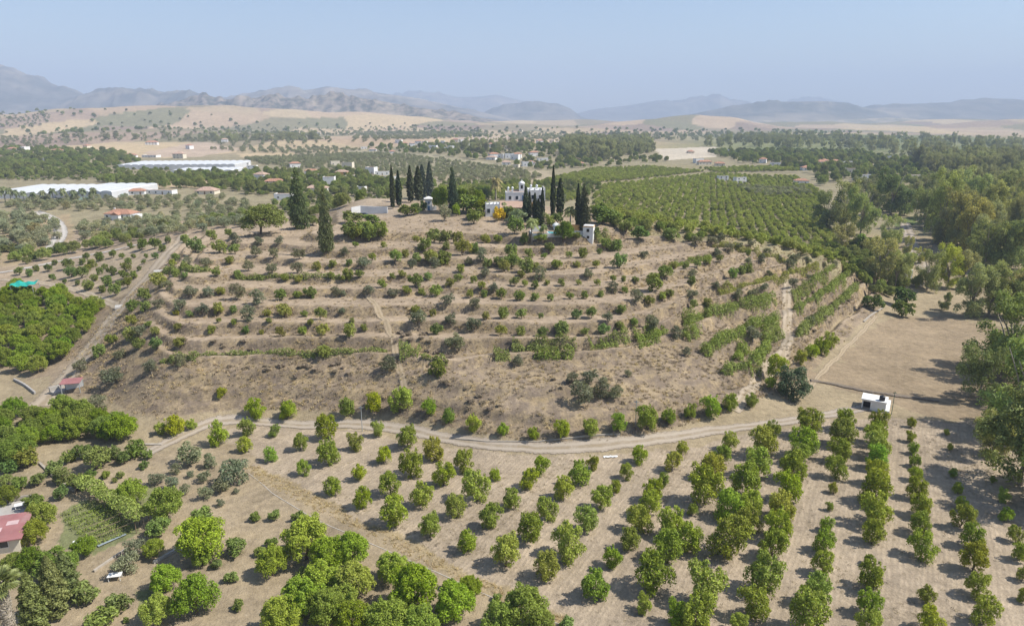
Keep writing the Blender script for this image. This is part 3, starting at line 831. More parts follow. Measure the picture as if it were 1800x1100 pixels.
def v_umbrella(rng):    # stone pine: leaning trunks under a broad dome
    L = []
    for i in range(90):
        a = i * 2.39996; q = 0.44 * math.sqrt((i + 0.5) / 90); z = 0.28 + 0.58 * math.sqrt(max(0, 1 - (q / 0.47) ** 2)) - rng.uniform(0, 0.30)
        s = rng.uniform(0.08, 0.13); L.append((math.cos(a) * q, math.sin(a) * q, z, s, s, s * 0.8))
    P, N = lobes_to_leaves(L, 7500, rng)
    mb = MB()
    mb.tube([(0.1, 0, -0.03), (0.06, 0.02, 0.22), (-0.05, 0, 0.5), (-0.1, 0, 0.66)], [0.032, 0.026, 0.022, 0.012], 7)
    mb.tube([(0.06, 0.02, 0.2), (0.18, 0.05, 0.48), (0.26, 0.02, 0.66)], [0.022, 0.017, 0.009], 6)
    mb.tube([(-0.05, 0, 0.44), (-0.2, -0.1, 0.6), (-0.28, -0.14, 0.72)], [0.015, 0.012, 0.006], 6)
    t = bpy.data.meshes.new('trunk'); t.from_pydata(mb.v, [], mb.f); t.materials.append(M_BARK)
    return t, leaves(P, N, 0.027, rng, 0.5)
variants('umbrella', 1, v_umbrella)

def v_shrub(rng):
    L = round_lobes(rng, (0, 0, 0.40), (0.38, 0.38, 0.36), 12, (0.12, 0.22), -0.3)
    P, N = lobes_to_leaves(L, 700, rng, (0.5, 1.08), tilt=0.9)
    return trunk_mesh('stem', rng, 0.12, 0.03, 5, M_BARK, 0.25, 0.3), leaves(P, N, 0.075, rng, 0.5, 'foliage')
variants('shrub', 5, v_shrub)

def fronds(rng, n, length, droop, width, z, lift=0.9, fan=False, seg=6):
    V = []; Fq = []
    for k in range(n):
        a = k * 2.39996 + rng.uniform(-0.2, 0.2); el = rng.uniform(-0.5, lift); l = length * rng.uniform(0.8, 1.1)
        dx, dy = math.cos(a), math.sin(a); b0 = len(V)
        for i in range(seg + 1):
            t = i / seg; rr = l * t * math.cos(el) * (1 - 0.12 * t); zz = z + l * (t * math.sin(el) - droop * t * t)
            if fan: w = width * (0.08 if t < 0.45 else 1.0 - abs(t - 0.75) * 1.6)
            else: w = width * (0.25 + 0.75 * math.sin(math.pi * min(1, t * 0.92 + 0.06)))
            for s_ in (-1, 0, 1):
                V.append((dx * rr - dy * w * s_, dy * rr + dx * w * s_, zz - abs(s_) * w * 0.55))
        for i in range(seg):
            for s_ in (0, 1):
                q = b0 + i * 3 + s_
                Fq.append((q, q + 1, q + 4, q + 3))
    # comb the blades into leaflets: drop every other outer strip by splitting faces
    return V, Fq

def feather(rng, n, length, droop, z, lift, leaf=0.10, per=26):
    """palm fronds as a rib with separate leaflets"""
    V = []; T = []
    for k in range(n):
        a = k * 2.39996 + rng.uniform(-0.2, 0.2); el = rng.uniform(-0.55, lift); l = length * rng.uniform(0.8, 1.1)
        dx, dy = math.cos(a), math.sin(a)
        def pt(t): return np.array([dx * l * t * math.cos(el), dy * l * t * math.cos(el), z + l * (t * math.sin(el) - droop * t * t)])
        for i in range(per):
            t = 0.12 + 0.88 * i / per; p = pt(t); q = pt(min(1, t + 0.05)); ll = leaf * math.sin(math.pi * min(1, 0.15 + t * 0.8)) * 1.6
            for s_ in (-1, 1):
                side = np.array([-dy * s_, dx * s_, -0.55]) * ll + (q - p) * 1.6
                b = len(V); V += [p, q, p + side]; T.append((b, b + 1, b + 2))
    return np.array(V), np.array(T)

def v_palm(rng):        # feather palm, one metre high
    V, T = feather(rng, 30, 0.34, 0.75, 0.80, 1.2, 0.075)
    me = mesh_np('crown', V, T, M_LEAF)
    mb = MB().tube([(0, 0, -0.02), (0.01, 0, 0.4), (0, 0, 0.8)], [0.035, 0.026, 0.03], 8)
    t = bpy.data.meshes.new('trunk'); t.from_pydata(mb.v, [], mb.f); t.materials.append(M_PALEBARK)
    return t, me
variants('palm', 3, v_palm)

GREENS = {'orchard': (0.290, 0.345, 0.048), 'fruit': (0.245, 0.285, 0.070), 'olive': (0.215, 0.228, 0.130), 'lush': (0.265, 0.345, 0.042), 'gum': (0.215, 0.245, 0.080),
          'cypress': (0.075, 0.095, 0.045), 'broad_cypress': (0.2, 0.23, 0.07), 'carob': (0.1, 0.14, 0.06), 'conifer': (0.150, 0.175, 0.058), 'umbrella': (0.200, 0.235, 0.048), 'shrub': (0.205, 0.215, 0.085), 'palm': (0.22, 0.25, 0.09)}
CROWN_NAME = {'shrub': 'foliage'}
COUNT = {}
def tree(kind, x, y, z, w, h, name, label, cat, group=None, tint=None, rng=RNG, flip=None, lean=0.0):
    """a tree of its own: an empty at the foot of the trunk with its trunk and its crown"""
    k = COUNT.get(kind, int(rng.integers(99))); COUNT[kind] = k + 1
    t, c = KIND[kind][k % len(KIND[kind])]
    e = link(name, None, None, None, label, cat, group)
    e.empty_display_size = 0.3
    e.location = (x, y, z - 0.05); e.rotation_euler = (lean * rng.normal(), lean * rng.normal(), rng.uniform(0, 6.283) if flip is None else flip); e.scale = (w, w, h)
    ot = link('stem' if kind == 'shrub' else 'trunk', t, e)
    oc = link(CROWN_NAME.get(kind, 'crown'), c, e)
    warm = rng.normal() * (0.085 if kind in ('orchard', 'fruit') else 0.05)
    g = tint or GREENS[kind]; j = rng.uniform(0.80, 1.24)
    if kind in ('lush', 'orchard', 'fruit', 'shrub', 'gum') and g[0] < g[1]: g = (max(g[0], 0.74 * g[1]), g[1], min(g[2], (0.11 if kind in ('orchard', 'lush') else 0.44 if kind == 'gum' else 0.22) * g[1]))
    oc.color = (g[0] * j * (1 + warm), g[1] * j, g[2] * j * (1 - warm), 1)
    return e

WORDS = ['first', 'second', 'third', 'fourth', 'fifth', 'sixth', 'seventh', 'eighth', 'ninth', 'tenth', 'eleventh', 'twelfth', 'thirteenth', 'fourteenth', 'fifteenth',
         'sixteenth', 'seventeenth', 'eighteenth', 'nineteenth']
TENS = {2: 'twent', 3: 'thirt', 4: 'fort', 5: 'fift', 6: 'sixt', 7: 'sevent', 8: 'eight', 9: 'ninet'}
def nth(i):
    i += 1
    if i < 20: return WORDS[i - 1]
    if i > 99: return 'hundred-and-' + nth(i - 101) if i > 100 else 'hundredth'
    t, u = divmod(i, 10)
    return TENS[t] + 'ieth' if u == 0 else TENS[t] + 'y-' + WORDS[u - 1]

def place(pts, drop=0.45):
    """pixel centre and width of crowns -> x, y, z, width in metres"""
    p = np.array(pts, float)
    x, y, z = ground(p[:, 0], p[:, 1] + drop * p[:, 2])
    return x, y, z, p[:, 2] / ppm(x, y, z)

def zoomed(pts, ox, oy, k=3.0):
    return [(ox + u / k, oy + v / k, w / k) for (u, v, w) in pts]
# ------------------------------------------------------------------ the fruit orchard in front of the hill
BM = (600, 733); BR = (1200, 733); BL = (0, 733)
def zz(o, *pts): return zoomed(pts, *o)
ROWS = [   # counted from the bend of the track towards the river trees, each from the verge up to the track
    zz(BL, (1150, 95, 115), (1305, 55, 90)),
    zz(BL, (1290, 150, 80), (1450, 75, 60)),
    zz(BL, (1430, 200, 75), (1585, 135, 85), (1720, 60, 120)),
    zz(BL, (1605, 270, 75), (1735, 190, 130)) + zz(BM, (75, 135, 90), (195, 65, 75)),
    zz(BL, (1750, 370, 95)) + zz(BM, (95, 295, 80), (225, 205, 85), (350, 115, 110)),
    zz(BM, (115, 430, 105), (260, 360, 115), (370, 250, 140), (490, 175, 120)),
    zz(BM, (285, 505, 150), (430, 410, 125), (540, 305, 120), (650, 235, 110)),
    zz(BM, (470, 580, 120), (600, 475, 115), (710, 370, 150), (810, 305, 65)),
    zz(BM, (670, 655, 115), (785, 530, 125), (895, 430, 105), (990, 330, 100), (1055, 260, 90)),
    zz(BM, (870, 715, 160), (995, 590, 145), (1085, 490, 115), (1170, 375, 115), (1260, 300, 130), (1325, 245, 75)),
    zz(BM, (1090, 790, 150), (1195, 665, 175), (1290, 540, 130), (1370, 430, 120), (1445, 370, 65), (1505, 290, 75), (1570, 200, 90)),
    zz(BM, (1340, 885, 160), (1425, 740, 110), (1515, 640, 115), (1570, 540, 130), (1620, 465, 130), (1640, 390, 110), (1697, 330, 65), (1745, 240, 95), (1795, 165, 70)),
    zz(BM, (1590, 985, 95), (1645, 830, 200), (1720, 690, 170), (1745, 560, 150)) + zz(BR, (50, 490, 60), (115, 370, 190), (150, 270, 130), (205, 205, 95), (245, 130, 95)),
    zz(BM, (1765, 1040, 130)) + zz(BR, (120, 890, 220), (20, 640, 150), (240, 640, 210), (235, 470, 150), (330, 340, 170), (390, 250, 150), (415, 135, 150), (470, 70, 90)),
    zz(BR, (60, 1030, 190), (380, 980, 170), (430, 820, 200), (350, 545, 120), (345, 460, 140)),
    zz(BR, (290, 1085, 100), (650, 1030, 210), (470, 680, 150), (500, 570, 160), (520, 470, 150), (560, 370, 150), (590, 270, 150), (600, 200, 110), (630, 140, 150), (665, 40, 140)),
    zz(BR, (700, 910, 160), (740, 780, 120), (740, 655, 120), (755, 565, 75), (775, 470, 45), (795, 375, 55), (805, 270, 110), (820, 180, 120), (835, 90, 140), (850, 25, 110)),
    zz(BR, (970, 1085, 130), (980, 980, 140), (995, 835, 150), (975, 750, 55), (995, 610, 125), (1010, 490, 165), (1005, 385, 160), (1020, 300, 125), (1020, 220, 125), (1015, 150, 135), (1015, 90, 125), (1030, 20, 100)),
    zz(BR, (1300, 1070, 130), (1285, 935, 90), (1255, 680, 140), (1250, 565, 115), (1245, 470, 115), (1225, 380, 110), (1220, 300, 70), (1220, 230, 65), (1215, 165, 60), (1200, 105, 55), (1200, 30, 50)),
    zz(BR, (1585, 1025, 145), (1550, 890, 125), (1530, 745, 150), (1515, 630, 120), (1470, 530, 120), (1465, 455, 70), (1450, 375, 60), (1425, 295, 45), (1405, 155, 35), (1390, 80, 30)),
    zz(BR, (1795, 940, 70), (1790, 830, 70), (1770, 715, 90), (1750, 620, 80), (1700, 515, 75), (1685, 415, 70), (1635, 330, 35), (1600, 190, 40)),
]
SIZE = lambda w: 'stunted' if w < 1.6 else 'small' if w < 2.8 else 'medium' if w < 4.4 else 'large'
nrow = len(ROWS)
for r_, row in enumerate(ROWS):
    x, y, z, w = place(row)
    for i in range(len(row)):
        tree('orchard', x[i], y[i], z[i], w[i] * 1.08, w[i] * 1.2, 'orchard_tree',
             f'{SIZE(w[i])} orchard tree, {nth(i)} from the verge in the {nth(r_)} row from the track bend', 'fruit tree', 'orchard rows in front of the hill')

# row of trees along the far side of the track at the foot of the hill
H4 = (0, 400); H5 = (600, 400); H6 = (1200, 400)
row = zz(H4, (1350, 960, 95), (1520, 970, 90)) + zz(H5, (30, 955, 90), (175, 930, 95), (315, 920, 120), (465, 950, 85), (570, 995, 75), (695, 1035, 85), (855, 1065, 60), (1012, 1088, 60), (1165, 1065, 85), (1315, 1060, 85), (1460, 1035, 90), (1610, 1010, 115), (1725, 1000, 80)) + \
    zz(H6, (35, 970, 70), (150, 950, 105), (252, 930, 85), (360, 915, 70))
x, y, z, w = place(row)
for i in range(len(row)):
    tree('orchard', x[i], y[i], z[i], w[i] * 1.12, w[i] * 1.22, 'orchard_tree', f'{SIZE(w[i])} green tree at the hill foot above the pale track, {nth(i)} from its bend', 'fruit tree', 'trees along the track at the hill foot')

# ------------------------------------------------------------------ trees on the hill terraces
OLV = zz(H4, (1365, 70, 60), (1470, 70, 50), (1350, 130, 60), (1445, 140, 60), (1580, 140, 70), (1435, 215, 65), (1570, 215, 65), (1310, 205, 60), (1250, 65, 65), (1005, 335, 75), (885, 310, 60), (1255, 345, 90), (1365, 370, 80), (1100, 345, 60), (835, 400, 60),
         (950, 410, 65), (1310, 455, 85), (1075, 430, 70), (990, 185, 60), (1090, 185, 65), (1780, 340, 60), (600, 780, 110), (425, 725, 80), (800, 735, 75), (955, 705, 70), (740, 550, 70), (630, 670, 65), (520, 930, 100)) + \
    zz(H5, (145, 335, 60), (275, 345, 60), (560, 380, 75), (705, 400, 60), (735, 145, 70), (410, 475, 90), (575, 480, 70), (695, 515, 80), (605, 605, 105), (930, 700, 70), (245, 725, 90), (1045, 250, 75), (1300, 245, 55), (1555, 365, 75), (1405, 470, 60), (1635, 505, 80),
       (1595, 140, 45), (495, 190, 60), (375, 195, 55), (805, 320, 55), (20, 130, 50), (120, 185, 75), (10, 345, 40), (5, 440, 40), (760, 240, 55), (1765, 560, 70), (670, 180, 45), (1430, 320, 60), (1305, 785, 90), (1220, 795, 65), (1265, 880, 130), (1365, 850, 110), (1440, 870, 80), (1510, 770, 40)) + \
    zz(H6, (70, 75, 60), (150, 70, 55), (200, 55, 50), (245, 110, 55), (295, 95, 45), (355, 85, 45), (180, 130, 55), (445, 130, 45), (410, 165, 50), (345, 175, 45), (455, 245, 50), (175, 310, 50), (285, 355, 60), (425, 315, 45), (580, 295, 55), (585, 160, 60), (660, 175, 45),
       (565, 200, 60), (665, 260, 40), (45, 350, 60), (370, 350, 80), (45, 245, 50), (745, 200, 35), (800, 195, 35), (510, 160, 30), (15, 655, 50), (365, 560, 100), (665, 495, 60))
FRT = zz(H4, (1035, 95, 90), (1160, 105, 80), (1240, 115, 60), (1670, 205, 55), (1755, 190, 45), (1215, 175, 50), (1745, 255, 45), (1500, 265, 45), (1575, 270, 45), (1250, 245, 45), (1140, 240, 45), (1485, 355, 70), (1635, 345, 70), (1570, 355, 50), (1165, 335, 50), (1500, 440, 80),
         (1690, 455, 70), (1410, 450, 45), (1605, 455, 40), (1150, 425, 70), (1230, 430, 45), (1000, 455, 40), (765, 355, 75), (700, 410, 65), (765, 415, 60), (700, 490, 65), (930, 450, 35), (785, 510, 40), (690, 560, 80), (590, 590, 65), (735, 610, 65), (830, 610, 70), (950, 610, 65),
         (940, 525, 45), (1115, 540, 50), (1295, 540, 45), (1480, 550, 60), (1600, 545, 55), (1705, 540, 70), (520, 650, 75), (1705, 655, 75), (1155, 490, 30), (1235, 495, 35), (1420, 490, 35), (1640, 500, 40), (1380, 550, 30), (820, 545, 50), (840, 280, 90), (925, 160, 50), (910, 190, 50),
         (930, 240, 50), (975, 250, 40), (980, 60, 50), (1120, 40, 60), (1210, 30, 50)) + \
    zz(H5, (285, 155, 75), (335, 140, 50), (40, 185, 40), (30, 250, 70), (95, 245, 50), (165, 155, 45), (395, 160, 60), (470, 160, 85), (540, 165, 85), (215, 295, 50), (270, 255, 35), (320, 245, 45), (390, 280, 80), (455, 260, 50), (345, 330, 50), (425, 340, 45), (500, 335, 70),
       (570, 290, 50), (615, 265, 50), (695, 275, 45), (740, 305, 45), (680, 350, 50), (755, 350, 45), (845, 350, 65), (915, 285, 55), (965, 295, 40), (1020, 300, 45), (1085, 290, 35), (1160, 290, 45), (940, 360, 65), (1020, 365, 50), (1105, 370, 45), (1205, 360, 45), (1280, 355, 50),
       (1365, 350, 40), (1350, 290, 40), (1250, 290, 35), (850, 450, 70), (950, 455, 60), (1050, 465, 35), (765, 465, 50), (480, 450, 45), (395, 435, 55), (505, 535, 70), (840, 545, 65), (945, 545, 60), (1060, 550, 60), (1155, 535, 90), (1240, 455, 60), (1320, 450, 65), (1475, 430, 55),
       (1285, 550, 50), (1385, 535, 65), (1465, 520, 55), (1540, 500, 50), (1135, 195, 60), (1240, 195, 40), (1345, 195, 45), (1465, 175, 90), (1200, 145, 40), (1270, 135, 60), (1360, 125, 35), (1430, 270, 40), (1490, 270, 35), (1550, 275, 40), (1640, 290, 110), (1705, 240, 80), (1750, 200, 45),
       (900, 185, 90), (830, 180, 60), (980, 200, 90), (1015, 210, 60), (770, 190, 60), (860, 205, 70), (945, 245, 45), (900, 125, 80), (990, 135, 55), (1070, 150, 35), (630, 215, 50), (505, 745, 100), (40, 540, 80), (120, 525, 40), (55, 490, 35), (1690, 360, 50), (1730, 350, 50),
       (1620, 385, 60), (1495, 330, 40), (395, 60, 40), (490, 45, 80), (550, 50, 80), (610, 55, 70), (760, 60, 55), (825, 60, 50), (965, 70, 50), (640, 110, 90), (700, 110, 60), (555, 100, 50), (1095, 105, 55), (225, 90, 35), (440, 90, 80), (75, 90, 35), (80, 30, 90), (150, 35, 90), (1400, 90, 70), (1450, 95, 70)) + \
    zz(H6, (75, 190, 45), (130, 175, 55), (195, 165, 45), (345, 130, 35), (45, 280, 50), (265, 240, 60), (345, 215, 60), (310, 225, 50), (15, 200, 40), (60, 400, 45), (130, 400, 60))
def on_terraces(pts, kind, name, adj, cat, group, hw, tint=None):
    x, y, z, w = place(pts, 0.40)
    lev = np.clip(np.searchsorted(LIPS, z + 0.4), 1, len(LIPS) - 1)
    for L in sorted(set(lev)):
        ids = [i for i in range(len(pts)) if lev[i] == L]
        ids.sort(key=lambda i: pts[i][0])
        for n, i in enumerate(ids):
            where = f'the {nth(int(L) - 1)} terrace up' if L < len(LIPS) - 1 else 'the hilltop'
            s = 'tiny' if w[i] < 2.4 else 'small' if w[i] < 3.4 else 'bushy' if w[i] < 5 else 'broad'
            tree(kind, x[i], y[i], z[i], w[i] * 1.1, w[i] * hw, name, f'{s} {adj} on {where}, {nth(n)} from the hillside track', cat, group, tint)
on_terraces(OLV, 'olive', 'olive_tree', 'grey-green olive tree', 'olive tree', 'olive trees on the terraces', 1.02, (0.185, 0.198, 0.118))
on_terraces(FRT, 'fruit', 'terrace_fruit_tree', 'green fruit tree', 'fruit tree', 'fruit trees on the terraces', 0.98)

def one(kind, name, label, cat, pts, wk=1.1, hk=1.1, tint=None, group=None, drop=0.4):
    x, y, z, w = place([pts], drop)
    return tree(kind, x[0], y[0], z[0], w[0] * wk, w[0] * hk, name, label, cat, group, tint)
one('carob', 'carob_tree', 'broad dark green rounded carob tree beside the slope track', 'tree', (1392, 675, 56), 1.08, 1.06, (0.095, 0.135, 0.068))
EXTRA = zz(H6, (490, 730, 110), (460, 820, 60), (620, 685, 70), (675, 655, 75), (730, 625, 90), (775, 595, 80))
x, y, z, w = place(EXTRA)
for i in range(len(EXTRA)):
    tree('orchard', x[i], y[i], z[i], w[i] * 1.1, w[i] * 1.1, 'orchard_tree', f'bright green tree by the slope track, {nth(i)} of six behind the dark round carob', 'fruit tree', 'trees at the foot of the slope track')

# small orchard between the country road and the hillside track
SM = zz(H4, (460, 155, 40), (525, 155, 50), (600, 140, 40), (690, 95, 35), (755, 90, 60), (820, 85, 60), (890, 65, 40), (855, 110, 40), (820, 150, 35), (360, 195, 55), (290, 185, 30), (255, 215, 40), (195, 215, 35), (105, 230, 45), (160, 240, 40), (280, 262, 35), (380, 235, 60), (435, 240, 60),
        (490, 190, 45), (525, 230, 40), (590, 230, 50), (645, 150, 30), (665, 210, 50), (655, 250, 50), (705, 250, 45), (500, 265, 40), (570, 280, 55), (470, 305, 60), (540, 325, 40), (610, 330, 60), (675, 290, 55), (630, 295, 35), (410, 290, 30), (345, 285, 25), (460, 215, 40), (435, 180, 35),
        (705, 150, 25), (760, 180, 25), (735, 215, 25), (680, 180, 40), (555, 205, 30), (770, 150, 25))
x, y, z, w = place(SM)
for n, i in enumerate(np.argsort([-p[1] for p in SM])):
    tree('fruit', x[i], y[i], z[i], w[i] * 1.15, w[i] * 1.1, 'young_tree', f'young green tree between the grey road and hillside track, {nth(n)} up', 'fruit tree', 'young trees beside the hillside track', (0.175, 0.225, 0.085))

def scatter(poly, step, jit=0.35, rng=None, rows=None):
    """points spread over an outline given in pixels, about `step` metres apart"""
    rng = rng or np.random.default_rng(int(abs(poly[0][0] * 7 + poly[0][1])))
    wp = world_poly(poly); a, b = wp.min(0), wp.max(0)
    sx, sy = (step, step) if not hasattr(step, '__len__') else step
    ang = rows or 0.0; c, s = math.cos(ang), math.sin(ang); ctr = (a + b) / 2; half = np.hypot(*(b - a)) / 2
    gx, gy = np.meshgrid(np.arange(-half, half, sx), np.arange(-half, half, sy))
    gx = gx + rng.normal(size=gx.shape) * sx * jit; gy = gy + rng.normal(size=gy.shape) * sy * jit
    X = (ctr[0] + gx * c - gy * s).ravel(); Y = (ctr[1] + gx * s + gy * c).ravel()
    k = inside(wp, X, Y); X, Y = X[k], Y[k]
    return X, Y, height(X, Y)
def pix(x, y, z):
    d = y * CP + (CAM_Z - z) * SP; v = -y * SP + (z - CAM_Z) * CP
    u = y * CP - (z - CAM_Z) * SP
    return 900 + F_PX * x / u, 550 - F_PX * (y * SP + (z - CAM_Z) * CP) / u

# avocado block beside the teal tarpaulin
X, Y, Z = scatter([(-30, 535), (25, 512), (110, 520), (170, 545), (160, 580), (120, 628), (75, 660), (20, 650), (-30, 640)], 5.2, 0.16, rows=0.3)
o = np.argsort(pix(X, Y, Z)[0])
for n, i in enumerate(o):
    w = RNG.uniform(4.2, 6.0)
    tree('lush', X[i], Y[i], Z[i], w, w * 0.82, 'avocado_tree', f'leafy avocado tree in the dense block, {nth(n)} in towards the hillside track', 'avocado tree', 'avocado block beside the hillside track', (0.24, 0.31, 0.05))
# ------------------------------------------------------------------ hedges and vine rows along the terrace lips
def hedge(name, pts, w, h, label, cat='hedge', group=None, tint=(0.19, 0.27, 0.07), dens=95, lump=0.75, leaf=0.19, px=True, lift=0.0):
    """a leafy band that follows a line on the ground"""
    rng = np.random.default_rng(int(sum(p[0] + 3 * p[1] for p in pts)) % 99991)
    p = np.array(pts, float)
    if px: gx, gy, _ = ground(p[:, 0], p[:, 1])
    else: gx, gy = p[:, 0], p[:, 1]
    s = np.r_[0, np.cumsum(np.hypot(np.diff(gx), np.diff(gy)))]
    n = int(s[-1] * dens * max(0.4, w)); t = rng.uniform(0, s[-1], n)
    lum = fbm(t / 1.7, np.zeros(n), 3, rng.integers(50)) * 1.3
    keep = rng.random(n) < np.clip(0.75 + lump * lum, 0.05, 1); t, lum = t[keep], lum[keep]; n = len(t)
    x = np.interp(t, s, gx); y = np.interp(t, s, gy)
    x += fbm(t / 6, t * 0, 2, 3) * 0.8; y += fbm(t / 6, t * 0, 2, 13) * 0.8
    a = rng.uniform(0, math.pi, n); q = np.sqrt(rng.uniform(0.15, 1.05, n)); hs = np.clip(1 + lump * lum, 0.35, 1.6)
    tx = np.gradient(gx, s); ty = np.gradient(gy, s); dx = np.interp(t, s, -ty); dy = np.interp(t, s, tx)
    off = np.cos(a) * q * w / 2 * hs; x = x + dx * off; y = y + dy * off
    up = np.sin(a) * q * h * hs
    P = np.stack([x, y, height(x, y) + up + lift], 1); o = np.array([gx.mean(), gy.mean(), height(gx.mean(), gy.mean())])
    N = unit(np.stack([dx * np.cos(a), dy * np.cos(a), np.sin(a) + 0.5], 1) + rng.normal(size=(n, 3)) * 0.7)
    me = leaves(P - o, N, leaf, rng, 0.6, 'foliage')
    e = link(name, None, None, None, label, cat, group); e.location = o
    f = link('foliage', me, e); f.color = (max(tint[0], 0.82 * tint[1]) * 1.1, tint[1] * 1.1, 0.24 * tint[1], 1)
    # woody stems in the row
    mb = MB()
    for d in np.arange(0.3, s[-1], 1.6):
        sx_, sy_ = np.interp(d, s, gx), np.interp(d, s, gy); zz_ = float(height(sx_, sy_)) + lift
        mb.tube([(sx_ - o[0], sy_ - o[1], zz_ - 0.1 - o[2] - lift), (sx_ - o[0] + rng.normal() * 0.1, sy_ - o[1], zz_ + 0.6 * h - o[2])], [0.05, 0.03], 5)
    if mb.v: mb.build('stem', M_BARK, e, kind='stuff')
    return e
HG = 'hedges along the terrace lips'
HEDGES = [
    ([(280, 636), (340, 627), (400, 624), (500, 622), (600, 622), (680, 619)], 1.0, 0.8, 'long thin green vine row along the lip of the bare lower face'),
    ([(700, 624), (720, 623), (738, 625)], 2.6, 2.2, 'short thick green hedge at the end of the gully path'),
    ([(740, 628), (765, 631), (788, 636)], 1.0, 0.9, 'thin green hedge just beyond the gully path'),
    ([(897, 614), (950, 613), (1013, 614)], 1.7, 1.3, 'dark green hedge above the lone round shrubs on the lower face'),
    ([(866, 624), (880, 624), (895, 624)], 1.8, 1.4, 'stub of green hedge below a longer hedge on the lower face'),
    ([(935, 625), (980, 624), (1012, 622)], 1.4, 1.1, 'ragged green hedge in front of the longer one on the lower face'),
    ([(1033, 612), (1070, 606), (1107, 602)], 1.6, 1.2, 'green hedge in the middle of the lowest terrace lip'),
    ([(1113, 598), (1145, 592), (1173, 586)], 2.0, 1.4, 'thick green hedge where the terraces begin to curve uphill'),
    ([(1118, 606), (1140, 600), (1160, 593)], 1.3, 1.0, 'thin hedge just below the curve of the terraces'),
    ([(1198, 567), (1270, 549), (1320, 537), (1363, 528)], 2.2, 1.6, 'long dark hedge running up to the slope track'),
    ([(1200, 596), (1212, 588), (1226, 580)], 2.4, 1.7, 'short slanting hedge left of the long dark one'),
    ([(1232, 622), (1265, 605), (1300, 589), (1330, 572), (1368, 560)], 2.2, 1.7, 'thick slanting hedge that ends in the grey olive by the slope track'),
    ([(1338, 582), (1355, 577), (1370, 571)], 1.8, 1.4, 'short hedge between the grey olive and the slope track'),
    ([(1265, 657), (1290, 648), (1310, 647)], 2.6, 1.8, 'lowest hedge of the slope above the dry bank'),
    ([(1290, 634), (1300, 624), (1312, 617)], 2.0, 1.5, 'small hedge clump inside the bend of the lowest hedges'),
    ([(1310, 648), (1335, 634), (1346, 612), (1350, 603)], 2.2, 1.8, 'steep hedge dropping beside the slope track'),
    ([(1352, 600), (1362, 597), (1373, 592)], 1.8, 1.5, 'short hedge touching the slope track on its lower side'),
    ([(1397, 592), (1440, 562), (1480, 531), (1502, 508)], 1.9, 1.6, 'lowest of three hedges beyond the slope track'),
    ([(1394, 546), (1440, 522), (1470, 501), (1490, 484)], 1.7, 1.4, 'middle of three hedges beyond the slope track'),
    ([(1390, 518), (1425, 501), (1450, 486), (1464, 472)], 1.6, 1.3, 'uppermost of three hedges beyond the slope track'),
    ([(1260, 513), (1310, 503), (1375, 488), (1440, 470)], 1.3, 1.0, 'long yellowish hedge on the shoulder above the slope track'),
    ([(288, 479), (335, 478), (385, 478)], 1.8, 1.2, 'bright green vine row beside the upper hillside track'),
    ([(415, 486), (480, 488), (540, 490), (600, 489)], 1.0, 0.9, 'sparse vine row under the two conifers'),
    ([(1250, 432), (1300, 441), (1350, 452), (1400, 462)], 1.6, 1.2, 'yellow-green hedge along the skyline of the slope'),
    ([(1180, 470), (1215, 462), (1250, 455)], 1.4, 1.1, 'short hedge high on the curving terraces'),
    ([(1045, 423), (1055, 417), (1068, 411)], 2.4, 1.8, 'trimmed green hedge beside the white gate tower'),
]
for pts, w, h, lab in HEDGES:
    hedge('hedge', pts, w * 1.15, h * 1.3, lab, 'hedge', HG, tint=(0.20, 0.27, 0.075) if 'yellow' not in lab else (0.27, 0.28, 0.07))

# ------------------------------------------------------------------ trees by the river
def fz(u, v, w, h): return (1400 + u / 3.9275, 280 + v / 3.9275, w / 3.9275, h / 3.9275)
RIVER = [fz(*q) for q in [(200, 480, 200, 260), (330, 490, 220, 330), (440, 520, 190, 330), (300, 620, 150, 180), (650, 390, 220, 330), (740, 390, 130, 200), (520, 340, 120, 170), (640, 600, 150, 210), (760, 690, 70, 160), (560, 850, 230, 310), (680, 880, 180, 260),
         (880, 480, 160, 290), (980, 560, 210, 430), (1100, 600, 250, 390), (1060, 470, 220, 310), (1180, 650, 240, 350), (1290, 760, 240, 340), (1420, 760, 260, 340), (1500, 640, 200, 360), (1330, 540, 210, 350), (1570, 760, 160, 400), (1210, 440, 210, 310), (1400, 430, 210, 320),
         (1510, 390, 190, 290), (1340, 330, 160, 220), (1120, 330, 200, 240), (960, 330, 160, 230), (900, 900, 170, 270), (1040, 890, 200, 280), (1140, 900, 180, 250), (1020, 1040, 80, 130), (1200, 1090, 270, 340), (1330, 1080, 270, 340), (1450, 1080, 220, 350), (1540, 1100, 210, 270),
         (1640, 700, 220, 380), (1640, 500, 220, 380), (1660, 1000, 220, 380), (480, 660, 90, 120), (420, 640, 90, 110), (840, 720, 90, 110), (1560, 560, 200, 330)]]
RIVER += [(1768, 655, 124, 138), (1722, 705, 70, 104), (1790, 762, 140, 176), (1745, 800, 72, 92), (1795, 852, 150, 176), (1840, 700, 120, 150), (1850, 900, 130, 170)]
TINTS = [(0.345, 0.37, 0.145), (0.385, 0.375, 0.145), (0.305, 0.34, 0.135), (0.355, 0.365, 0.18), (0.345, 0.385, 0.13)]
p = np.array(RIVER); x, y, z = ground(p[:, 0], p[:, 1]); s = ppm(x, y, z)
o = np.argsort(-y)
